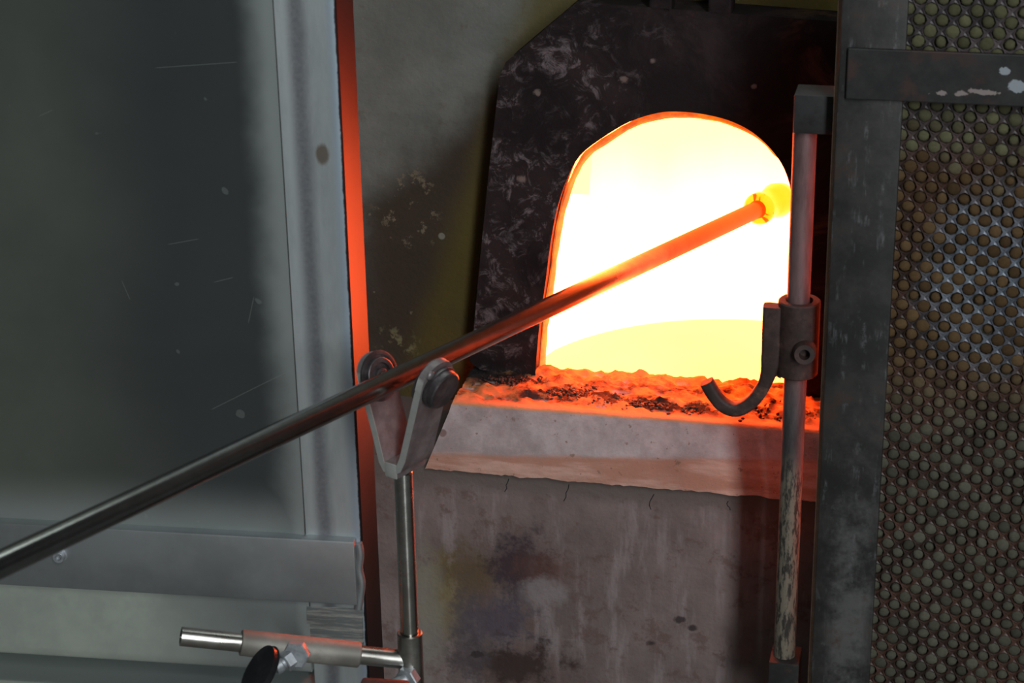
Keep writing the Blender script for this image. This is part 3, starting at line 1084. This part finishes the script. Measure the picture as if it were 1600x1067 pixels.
ss, zz = shield_s(M)
w1 = M.noise(5, 5, 0.6)
w2 = M.noise(70, 4, 0.65, stretch=(0.06, 0.06, 3.0))
w3 = M.noise(160, 2, 0.5, off=(2, 2, 2))
c = M.mix(M.step(w1, 0.3, 0.7), (0.31, 0.335, 0.29), (0.385, 0.41, 0.355))
sp_ = M.step(M.noise(48, 1, 0.3, off=(5, 5, 5)), 0.765, 0.785)
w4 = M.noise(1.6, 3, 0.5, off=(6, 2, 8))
c = M.mix(M.math('MULTIPLY', M.step(M.math('MULTIPLY_ADD', w4, 0.25, ss), s_seam - 0.17, s_seam + 0.05), 0.8), c, (0.13, 0.145, 0.16))  # darker bluish zone by the seam: a room reflection put into the colour
c = M.mix(M.math('MULTIPLY', M.step(M.math('MULTIPLY_ADD', w4, 0.2, ss), s_seam - 0.20, s_seam - 0.34), 0.7), c, (0.43, 0.46, 0.39))  # paler left side: a reflection put into the colour
scr_ = None
for (xa_, ya_, xb_, yb_) in ((243, 106, 372, 97), (190, 438, 204, 470), (262, 382, 312, 373), (388, 505, 397, 462), (334, 441, 366, 433), (60, 182, 84, 171), (330, 640, 450, 580)):
    a_, b_ = sc_(xa_, ya_), sc_(xb_, yb_)
    L_ = math.hypot(b_[0] - a_[0], b_[1] - a_[1])
    ux, uz = (b_[0] - a_[0]) / L_, (b_[1] - a_[1]) / L_
    ds, dz_ = M.math('SUBTRACT', ss, a_[0]), M.math('SUBTRACT', zz, a_[1])
    al = M.math('MULTIPLY_ADD', ds, ux, M.math('MULTIPLY', dz_, uz))
    ac = M.math('ABSOLUTE', M.math('MULTIPLY_ADD', ds, -uz, M.math('MULTIPLY', dz_, ux)))
    f_ = M.math('MULTIPLY', M.step(ac, 0.0002, 0.0008, inv=True), M.math('MULTIPLY', M.step(al, -0.002, 0.004), M.step(al, L_ - 0.004, L_, inv=True)))
    scr_ = f_ if scr_ is None else M.math('MAXIMUM', scr_, f_)
c = M.mix(M.math('MULTIPLY', scr_, 0.30), c, (0.75, 0.80, 0.78))
reflw = M.math('MULTIPLY_ADD', M.math('SUBTRACT', w1, 0.5), 0.06, ss)
refl_seam = M.step(reflw, s_seam - 0.050, s_seam - 0.004)
refl_bar = M.step(M.math('MULTIPLY_ADD', M.math('SUBTRACT', w1, 0.5), 0.03, zz), zb_t + 0.075, zb_t + 0.01)
refl_low = M.math('MULTIPLY', M.step(zz, zb_b + 0.02, zb_b), M.step(M.math('MULTIPLY_ADD', w1, 0.10, ss), sc_(420, 980)[0] + 0.05, sc_(200, 980)[0] + 0.05))  # pale reflection under the crossbar, painted into the same aluminium
refl_low = M.math('MULTIPLY', refl_low, M.math('MULTIPLY_ADD', M.step(M.noise(14, 5, 0.7, off=(2, 8, 8)), 0.35, 0.65), 0.25, 0.78))
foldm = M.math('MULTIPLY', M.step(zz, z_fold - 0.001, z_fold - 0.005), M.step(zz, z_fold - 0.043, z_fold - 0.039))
refl_low = M.math('MULTIPLY', refl_low, M.math('SUBTRACT', 1.0, foldm))
hz = M.math('MAXIMUM', M.math('MAXIMUM', refl_seam, M.math('MULTIPLY', refl_bar, 0.75)), M.math('MULTIPLY', refl_low, 0.9))  # room reflections painted as a paler, rougher oxide haze
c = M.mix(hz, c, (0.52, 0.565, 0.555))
c = M.mix(refl_low, c, (0.74, 0.80, 0.71))
c = M.mix(M.math('MULTIPLY', sp_, M.math('MULTIPLY_ADD', refl_low, -0.45, 0.45)), c, (0.52, 0.57, 0.56))
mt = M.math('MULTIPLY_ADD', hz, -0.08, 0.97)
M.bump(w2, 0.10, 0.0006)
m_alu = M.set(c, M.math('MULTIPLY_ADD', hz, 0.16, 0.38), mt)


def wavy_sheet(name, zs, fn, s0=s_left, s1=None, mat=m_alu, ns=60, thick=0.003):
    s1 = s_seam if s1 is None else s1
    bm = bmesh.new()
    g = []
    for i in range(ns + 1):
        s = s0 + (s1 - s0) * (1 - (1 - i / ns) ** 1.6)
        g.append([(bm.verts.new(P(s, z, fn(s, z))), bm.verts.new(P(s, z, fn(s, z) - thick))) for z in zs])
    for i in range(ns):
        for j in range(len(zs) - 1):
            bm.faces.new((g[i][j][0], g[i + 1][j][0], g[i + 1][j + 1][0], g[i][j + 1][0]))
            bm.faces.new((g[i][j + 1][1], g[i + 1][j + 1][1], g[i + 1][j][1], g[i][j][1]))
    for i in range(ns):
        for j in (0, len(zs) - 1):
            bm.faces.new((g[i][j][0], g[i][j][1], g[i + 1][j][1], g[i + 1][j][0]))
    for j in range(len(zs) - 1):
        for i in (0, ns):
            bm.faces.new((g[i][j][0], g[i][j + 1][0], g[i][j + 1][1], g[i][j][1]))
    return link(name, bm, mat, shield, smooth=40)


def f_up(s, z):
    a = max(0, (s - (s_seam - 0.05)) / 0.05)
    b = max(0, (zb_t + 0.06 - z) / 0.06)
    return 0.0025 * a * a + 0.0025 * b * b


zs = [z_hi_s + (zb_t - 0.01 - z_hi_s) * k / 40 for k in range(41)]
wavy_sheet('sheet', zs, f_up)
z_fold = sc_(150, 1018)[1]


BULGE = 0.002 + (zb_b + 0.012 - z_fold) * 0.10
SLOT = ((0.0, 0.0), (0.0015, -0.0004), (0.003, -0.0016), (0.0045, -0.004), (0.009, -0.058), (0.0105, -0.060), (0.033, -0.060), (0.0345, -0.058), (0.039, -0.003), (0.0405, 0.0), (0.2, 0.004))


def f_lo(s, z):
    t = z_fold - z
    if t <= 0:
        return 0.002 + max(0, zb_b + 0.012 - z) * 0.10
    for (t0_, n0_), (t1_, n1_) in zip(SLOT, SLOT[1:]):
        if t <= t1_:
            return BULGE + n0_ + (n1_ - n0_) * (t - t0_) / (t1_ - t0_)
    return BULGE


zs = [zb_b + 0.012 + (z_fold - zb_b - 0.012) * k / 12 for k in range(12)] + [z_fold - t for t, _ in SLOT[:-1]] + [z_fold - 0.07, z_lo_s]
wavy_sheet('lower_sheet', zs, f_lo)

# edge frame: front strip with a shallow channel, rolled edge, deep side return
M = Mat('heat dulled aluminium frame with painted reflections')
ss, zz = shield_s(M)
w1 = M.noise(7, 5, 0.65)
w2 = M.noise(30, 5, 0.7, stretch=(1, 1, 0.25), off=(1, 5, 1))
w3 = M.noise(220, 2, 0.6)
c = M.mix(M.step(w2, 0.3, 0.7), (0.43, 0.465, 0.47), (0.53, 0.57, 0.575))
stk = M.step(M.math('MULTIPLY_ADD', M.math('SUBTRACT', w2, 0.5), 0.015, ss), s_seam + 0.010, s_seam + 0.024)
stk2 = M.step(M.math('MULTIPLY_ADD', M.math('SUBTRACT', w2, 0.5), 0.012, ss), s_seam + 0.026, s_seam + 0.040, inv=True)
c = M.mix(M.math('MULTIPLY', M.math('MULTIPLY', stk, stk2), M.math('MULTIPLY_ADD', w3, 0.4, 0.6)), c, (0.19, 0.19, 0.21))  # dark streak along the channel: a reflection put into the colour
be = M.step(M.math('MULTIPLY_ADD', M.math('SUBTRACT', w2, 0.5), 0.010, ss), s_edge - 0.016, s_edge - 0.005)
c = M.mix(be, c, (0.42, 0.50, 0.57))  # bluish skylight painted into the edge colour
bk = M.step(M.math('MULTIPLY_ADD', M.math('SUBTRACT', M.noise(60, 5, 0.75), 0.5), 0.004, ss), s_edge - 0.0032, s_edge - 0.0018)
c = M.mix(M.math('MULTIPLY', bk, M.step(ss, s_edge + 0.0012, s_edge + 0.0004)), c, (0.02, 0.02, 0.022))
c = M.mix(M.blob((sc_(505, 240)[0] * SD.x + SP.x - LOC.x, sc_(505, 240)[1] - LOC.z), 0.009, 0.014, w2, 1.0, 0.5, 1), c, (0.22, 0.19, 0.16))
M.bump(M.math('ADD', w2, w3), 0.12, 0.0006)
m_edge = M.set(c, 0.52, 0.72)
n_strip = 0.0035
deep = 0.078
prof2 = [(s_seam + 0.0012, n_strip - 0.004), (s_seam + 0.0012, n_strip - 0.0008), (s_seam + 0.002, n_strip), (s_seam + 0.012, n_strip - 0.0003), (s_seam + 0.024, n_strip - 0.0012),
         (s_seam + 0.034, n_strip - 0.0003), (s_edge - 0.008, n_strip), (s_edge - 0.003, n_strip), (s_edge - 0.0012, n_strip - 0.0005), (s_edge, n_strip - 0.0022),
         (s_edge, -0.01), (s_edge, -deep + 0.002), (s_edge - 0.002, -deep), (s_edge - 0.03, -deep), (s_edge - 0.03, -0.004)]
bm = bmesh.new()
cols = []
NZ = 40
for k in range(NZ + 1):
    z = z_lo_s + (z_hi_s - z_lo_s) * k / NZ
    cols.append([bm.verts.new(P(s, z, n)) for s, n in prof2])
m_ = len(prof2)
for a, b in zip(cols, cols[1:]):
    for k in range(m_):
        bm.faces.new((a[k], a[(k + 1) % m_], b[(k + 1) % m_], b[k]))
bm.faces.new(cols[0])
bm.faces.new(list(reversed(cols[-1])))
link('edge_frame', bm, m_edge, shield, smooth=35)

# crossbar
M = Mat('brushed flat bar')
ss, zz = shield_s(M)
w1 = M.noise(10, 5, 0.65)
w2 = M.noise(60, 4, 0.65, stretch=(0.1, 0.1, 2))
c = M.mix(M.step(w1, 0.3, 0.7), (0.34, 0.36, 0.365), (0.43, 0.455, 0.465))
M.bump(w2, 0.1, 0.0006)
m_flat = M.set(c, 0.5, 0.9)
nb = 0.016
s_be = sc_(556, 900, nb)[0]
zc_t, zc_b = sc_(275, 832, nb)[1], sc_(275, 930, nb)[1]
bm = bmesh.new()
box(bm, P((s_left + s_be) / 2, (zc_t + zc_b) / 2, nb / 2), SD * ((s_be - s_left) / 2), SN * (nb / 2), V((0, 0, (zc_t - zc_b) / 2)), 0.0025)
cb = link('crossbar', bm, m_flat, shield, smooth=35)
bc = sh(94, 867, nb)
bm = bmesh.new()
dz = SN
lathe(bm, bc - dz * 0.001, dz, [(0, 0.0085), (0.001, 0.0085), (0.0012, 0.0068), (0.0085, 0.0068), (0.0092, 0.0062), (0.0092, 0.0036), (0.005, 0.0034)], 20)
link('bolt', bm, m_zinc, cb, smooth=35)
# weld bead at the bar's end and brushed repair patch under it
bm = bmesh.new()
wp = [sh(x, y, 0.006) for x, y in ((560, 848), (563, 866), (561, 888), (565, 910), (563, 930), (560, 950))]
sweep(bm, catmull(wp, 4), rrect(0.009, 0.010, 0.004, 3), SN)
wp = [sh(x, y, 0.005) for x, y in ((478, 842), (500, 845), (525, 847), (550, 851))]
sweep(bm, catmull(wp, 3), rrect(0.006, 0.006, 0.0028, 3), SN)
link('weld_bead', bm, m_flat, shield, smooth=60)
M = Mat('ground weld patch')
w2 = M.noise(40, 5, 0.7, stretch=(0.25, 0.25, 2.5))
m_patch = M.set(M.mix(M.step(w2, 0.42, 0.62), (0.30, 0.32, 0.32), (0.68, 0.68, 0.62)), 0.4, 0.7)
bm = bmesh.new()
pa = [sh(x, y, 0.0036) for x, y in ((480, 948), (566, 951), (568, 1012), (480, 1002))]
slab(bm, pa, SN * 0.0022, 0.0008)
link('patch', bm, m_patch, shield)

# ------------------------------------------------------------------ PIPE REST (fork with rollers, stem, arm)
B = math.radians(26)
FV = V((math.cos(B), -math.sin(B), 0))         # across the fork, to its right arm
FH = V((math.sin(B), math.cos(B), 0))          # along the pipe, away from the camera
DF = 2.19
fc = at_d(634, 742, DF)                        # foot of the fork
rest_base = at_d(630, 1090, DF)
resty = thing('pipe_rest', 'steel roller fork on a slim stem and clamped arm, carrying the long iron', 'pipe rest', V((fc.x, fc.y, rest_base.z)))


def fpt(x, y):
    """point of the fork's plane (spanned by FV and up) at a pixel"""
    return at_pl(x, y, fc, FH)


up = V((0, 0, 1))
SW = 0.046


def arm(name, px_list, thick):
    bm = bmesh.new()
    pts = [at_pl(x, y, fc - FH * SW / 2, FH) + FH * SW / 2 for x, y in px_list]
    return pts


# the bent strap: left arm, foot, right arm (edge towards the camera traced on the front edge plane)
left = arm('', [(566, 604), (570, 620), (583, 668), (596, 722)], 0)
foot = arm('', [(601, 733), (612, 738), (622, 734)], 0)
right = arm('', [(628, 720), (640, 668), (650, 624), (653, 612)], 0)
strap = left + foot + right
th = 0.0075
bm = bmesh.new()
n0 = len(strap)
M = Mat('fork steel with pale front edge')
w1 = M.noise(35, 5, 0.65)
w2 = M.noise(110, 4, 0.7, off=(3, 1, 7))
c = M.mix(M.step(w1, 0.35, 0.68), (0.15, 0.125, 0.125), (0.26, 0.225, 0.225))
x_, y_, z_ = M.xyz()
dd = M.math('MULTIPLY_ADD', x_, FH.x, M.math('MULTIPLY', y_, FH.y))
pale_edge = M.step(M.math('MULTIPLY_ADD', M.math('SUBTRACT', w1, 0.5), 0.002, dd), -SW / 2 + 0.0012, -SW / 2 + 0.0004)
c = M.mix(pale_edge, c, M.mix(w2, (0.34, 0.345, 0.32), (0.50, 0.50, 0.47)))  # front edge face coloured paler than the sides
M.bump(w2, 0.15, 0.001)
m_strap = M.set(c, 0.5, 0.35)
inner, outer_ = [], []
for i, q_ in enumerate(strap):
    t = (strap[min(i + 1, n0 - 1)] - strap[max(i - 1, 0)]).normalized()
    nn = FH.cross(t).normalized()
    inner.append(nn)
rings = []
for q_, nn in zip(strap, inner):
    rings.append([bm.verts.new(q_ + nn * a * th / 2 + FH * b * SW / 2) for a, b in ((1, 1), (1, -1), (-1, -1), (-1, 1))])
for a, b in zip(rings, rings[1:]):
    for k in range(4):
        bm.faces.new((a[k], a[(k + 1) % 4], b[(k + 1) % 4], b[k]))
bm.faces.new(rings[0])
bm.faces.new(rings[-1])
bmesh.ops.bevel(bm, geom=[e for e in bm.edges if len(e.link_faces) == 2 and e.calc_face_angle(0) > 1.2], offset=0.0007, segments=1, affect='EDGES')
fork = link('fork', bm, m_strap, resty, smooth=35)


def ear(base, tip_px, nm):
    """rounded ear on top of an arm: a plate whose half-round end carries the axle"""
    t = (base[0] - base[1]).normalized()
    ax_ = FH.cross(t).normalized()
    L = 0.010
    bm = bmesh.new()
    poly = [base[0] - FH * SW / 2, ]
    c = base[0] + t * L
    for k in range(13):
        a = math.pi * k / 12
        poly.append(c - FH * math.cos(a) * SW / 2 + t * math.sin(a) * SW * 0.42)
    poly.append(base[0] + FH * SW / 2)
    slab(bm, [q_ - ax_ * th / 2 for q_ in poly], ax_ * th, 0.0006)
    link(nm, bm, m_strap, resty, smooth=35)
    return c, ax_, t


cl, axl, tl = ear([left[0], left[1]], None, 'fork_ear')
crr, axr, tr = ear([right[-1], right[-2]], None, 'fork_ear')
if axl.dot(FV) < 0:
    axl = -axl
if axr.dot(FV) < 0:
    axr = -axr


def roller(c, d, r, name):
    """grooved bearing roller with its washer and axle, on the side d of an ear"""
    bm = bmesh.new()
    lathe(bm, c + d * (th / 2), d, [(0.0, r * 0.62), (0.0008, r * 0.62), (0.0008, r), (0.0020, r), (0.0024, r * 0.95), (0.0024, r * 0.84), (0.0012, r * 0.82), (0.0012, r * 0.74), (0.0046, r * 0.72), (0.0052, r * 0.69), (0.0052, r * 0.52), (0.0020, r * 0.50), (0.0020, r * 0.30)], 36)
    o = link(name, bm, m_disc, resty, smooth=35)
    bm = bmesh.new()
    lathe(bm, c + d * (th / 2 + 0.0020), d, [(0, r * 0.30), (0.0040, r * 0.30), (0.0045, r * 0.26), (0.0045, r * 0.14), (0.0055, r * 0.12)], 24)
    link('axle_nut', bm, m_disc, o, smooth=35)
    return o


cl2, cr2 = cl - tl * 0.006, crr - tr * 0.008
roller(cl2, axl, 0.027, 'roller')
roller(cr2, -axr, 0.026, 'roller')
# outer bolt heads
bm = bmesh.new()
d = axr
lathe(bm, cr2 + d * (th / 2 - 0.001), d, [(0, 0.020), (0.003, 0.020), (0.0035, 0.0195), (0.0035, 0.0225), (0.0060, 0.0235), (0.0075, 0.0235), (0.0078, 0.0215), (0.0135, 0.0210), (0.0148, 0.0195)], 36)
o = link('axle_head', bm, m_disc, resty, smooth=35)
bm = bmesh.new()
c = cr2 + d * (th / 2) + tr * 0.018 - FH * 0.015
lathe(bm, c, d, [(0, 0.005), (0.002, 0.005), (0.0036, 0.003)], 12)
link('rivet', bm, m_fork, resty, smooth=60)
bm = bmesh.new()
d = -axl
lathe(bm, cl2 + d * (th / 2 - 0.001), d, [(0, 0.014), (0.004, 0.014), (0.005, 0.012)], 24)
link('axle_head', bm, m_disc, resty, smooth=35)

bm = bmesh.new()
q_ = at_pl(610, 733, fc - FH * SW / 2, FH) + FH * SW / 2
box(bm, q_ - V((0, 0, 0.002)), FV * 0.0085, FH * (SW / 2 + 0.0005), V((0, 0, 0.0085)), 0.0025)
link('fork_foot', bm, m_strap, resty, smooth=35)

# stem
s_top, s_bot = at_d(630, 742, DF), at_d(630, 985, DF)
sx = (at_d(628.5, 985, DF))
ax0 = V((fc.x, fc.y, 0))
xs, ys = s_top.x, s_top.y
zt_, zj = s_top.z, 0
r_ = at_d(628, 988, DF)


def on_stem(y):
    """height of the stem's axis at pixel row y"""
    k = ray(629, y)
    t = ((V((xs, ys, 0)) - CAM).dot(V((k.x, k.y, 0)))) / (k.x ** 2 + k.y ** 2)
    return CAM.z + k.z * t


zj = on_stem(988)
zbot = on_stem(1100)
mpp = DF / F
bm = bmesh.new()
rod(bm, V((xs, ys, zj - 0.02)), V((xs, ys, zt_ + 0.004)), 14.5 * mpp, 28)
link('stem', bm, m_stem, resty, smooth=40)
bm = bmesh.new()
ro, ri = 20.5 * mpp, 15.0 * mpp
L = zj - zbot
lathe(bm, V((xs, ys, zbot)), V((0, 0, 1)), [(0, ri), (0, ro - 0.001), (0.001, ro), (L - 0.001, ro), (L, ro - 0.001), (L, ri), (L - 0.02, ri)], 32, cap=False)
socket = link('socket', bm, m_steel, resty, smooth=35)
# arm to the left
aj = V((xs, ys, on_stem(1032)))
ae = at_d(282, 994, DF + 0.03)
adir = (ae - aj).normalized()
LA = (ae - aj).length
bm = bmesh.new()
hollow(bm, ae, aj + adir * (ro * 0.6), 15.5 * mpp, 12.0 * mpp, 28, 0.03)
link('arm', bm, m_chrome, resty, smooth=35)


def arm_at(x):
    """distance from the stem along the arm at pixel column x"""
    lo, hi = 0.0, LA
    for _ in range(40):
        mid_ = (lo + hi) / 2
        if seen(aj + adir * mid_)[0] > x:
            lo = mid_
        else:
            hi = mid_
    return lo


t0, t1 = arm_at(562), arm_at(376)
bm = bmesh.new()
rs = 21.0 * mpp
lathe(bm, aj + adir * t0, adir, [(0.004, 16 * mpp), (0, 16.5 * mpp), (0, rs - 0.0012), (0.0012, rs), (t1 - t0 - 0.0008, rs), (t1 - t0, rs - 0.001), (t1 - t0, 16 * mpp), (t1 - t0 - 0.004, 15.7 * mpp)], 32, cap=False)
m_sleeve = mat_metal('dull steel sleeve', (0.33, 0.31, 0.27), (0.23, 0.215, 0.19), 0.6, 22, 0.08, 0.45)
sleeve = link('sleeve', bm, m_sleeve, resty, smooth=35)
# stand-off that ties the sleeve to the shield
cm = aj + adir * ((t0 + t1) / 2)
tie = (cm - CAM).normalized()
dist = (SP - cm).dot(-SN) / tie.dot(-SN)
bm = bmesh.new()
rod(bm, cm + tie * (rs * 0.8), cm + tie * (dist - 0.024), 0.011, 20)
link('stand_off', bm, m_steel, resty, smooth=35)


def hexnut(bm, A, d, r, h, hole=None):
    u, v = frame_of(d)
    lathe(bm, A, d, [(0, r), (h - r * 0.1, r), (h, r * 0.9)], 6, uv=(u, v))


# clamp screw on the sleeve: nut, shank, T lever
sd = V((-0.62, -0.72, -0.30)).normalized()
sc0 = aj + adir * arm_at(468) + V((0.1, -1, 0.1)).normalized() * (rs * 0.75)
bm = bmesh.new()
hexnut(bm, sc0, V((0.05, -1, 0.15)), 23 * mpp, 0.010)
link('clamp_nut', bm, m_zinc, sleeve, smooth=25)
bm = bmesh.new()
hexnut(bm, sc0 + sd * 0.008, sd, 18 * mpp, 0.010)
rod(bm, sc0, sc0 + sd * 0.030, 9.5 * mpp, 16)
rod(bm, sc0 + sd * 0.021, sc0 + sd * 0.030, 12.0 * mpp, 16, 0.001)
link('clamp_screw', bm, m_zinc, sleeve, smooth=25)
# lever: flat black oval paddle
lc = sc0 + sd * 0.034
ltop, lbot = at_d(425, 1010, 2.10), at_d(385, 1092, 2.08)
ldir = (ltop - lbot).normalized()
lw = ldir.cross((sd * 0.85 - (ltop - CAM).normalized() * 0.28)).normalized()
ln_ = lw.cross(ldir).normalized()
mid_ = (ltop + lbot) / 2
hl = (ltop - lbot).length / 2
bm = bmesh.new()
poly = []
for k in range(28):
    a = 2 * math.pi * k / 28
    poly.append(mid_ + ldir * hl * math.cos(a) + lw * 0.0175 * math.sin(a) - ln_ * 0.003)
slab(bm, poly, ln_ * 0.006, 0.002)
# raised rib
poly2 = [mid_ + ldir * hl * 0.7 * math.cos(2 * math.pi * k / 20) + lw * 0.008 * math.sin(2 * math.pi * k / 20) + ln_ * 0.002 for k in range(20)]
slab(bm, poly2, -ln_ * 0.008)
link('lever', bm, m_black, sleeve, smooth=40)

# set screw on the socket
s0 = V((xs, ys, on_stem(1048))) + V((0.15, -1, 0)).normalized() * (ro * 0.8)
nd = V((-0.25, -1, -0.05)).normalized()
bm = bmesh.new()
hexnut(bm, s0, nd, 20 * mpp, 0.010)
link('clamp_nut', bm, m_zinc, socket, smooth=25)
sd2 = V((-0.75, -0.62, -0.20)).normalized()
bm = bmesh.new()
rod(bm, s0 + nd * 0.006, s0 + nd * 0.006 + sd2 * 0.026, 11 * mpp, 16, 0.002)
link('clamp_screw', bm, m_zinc, socket, smooth=25)
bm = bmesh.new()
q_ = at_d(600, 1066, 2.13)
box(bm, q_ + V((0, 0, -0.008)), V((0.024, 0.005, -0.002)), V((0.0, 0.006, 0)), V((0.001, 0, 0.010)), 0.004)
link('lever', bm, m_hook, socket, smooth=40)

# ------------------------------------------------------------------ BLOWPIPE with its gather
t_tip = at_d(1186, 326, 2.80)
t_mid = at_d(640, 582, 2.150)
dirp = (t_mid - t_tip).normalized()
iron = thing('gathering_iron', 'long steel gathering iron reaching across the shield into the furnace mouth', 'iron', t_tip)
rp = 0.0116
L = 1.75
bm = bmesh.new()
prof = [(0, rp * 0.8), (0.003, rp)] + [(L * k / 60, rp) for k in range(1, 60)] + [(L, rp * 0.95)]
lathe(bm, t_tip, dirp, prof, 28)
M = Mat('gathering iron steel')
w1 = M.noise(30, 5, 0.65)
w2 = M.noise(60, 4, 0.7, off=(3, 2, 3))
dst = M.n('ShaderNodeVectorMath', operation='LENGTH')
M.put(dst.inputs[0], M.obj)
scale_zone = M.step(M.math('MULTIPLY_ADD', w1, 0.12, dst.outputs['Value']), 0.26, 0.52)   # 0 = fire scale near the tip
c = M.mix(M.step(w1, 0.35, 0.65), (0.055, 0.030, 0.004), (0.07, 0.038, 0.006))
c = M.mix(scale_zone, c, M.mix(M.step(w2, 0.4, 0.65), (0.21, 0.21, 0.20), (0.25, 0.25, 0.24)))
M.bump(w2, 0.06, 0.0006)
m_iron = M.set(c, M.math('MULTIPLY_ADD', scale_zone, -0.44, 0.66), M.math('MULTIPLY_ADD', scale_zone, 0.8, 0.2))
link('rod', bm, m_iron, iron, smooth=60)

M = Mat('hot glass gather')
M.set((1.0, 0.24, 0.015), 0.05)
M.put(M.b.inputs['Transmission Weight'], 1.0)
M.b.inputs['IOR'].default_value = 1.18
M.put(M.b.inputs['Emission Color'], (1.0, 0.12, 0.006))
M.put(M.b.inputs['Emission Strength'], 0.25)
bm = bmesh.new()
gd = -dirp
lathe(bm, t_tip - gd * 0.012, gd, [(-0.002, rp * 0.8), (0, rp * 1.1), (0.0015, 0.0155), (0.004, 0.0185), (0.009, 0.0215), (0.016, 0.022), (0.024, 0.0195), (0.031, 0.0165), (0.045, 0.0195), (0.065, 0.024), (0.082, 0.0215), (0.092, 0.012), (0.095, 0.003)], 32)
o = link('glass_gather', bm, M.m, iron, smooth=180)
o['label'] = 'glowing amber glass gather on the tip'
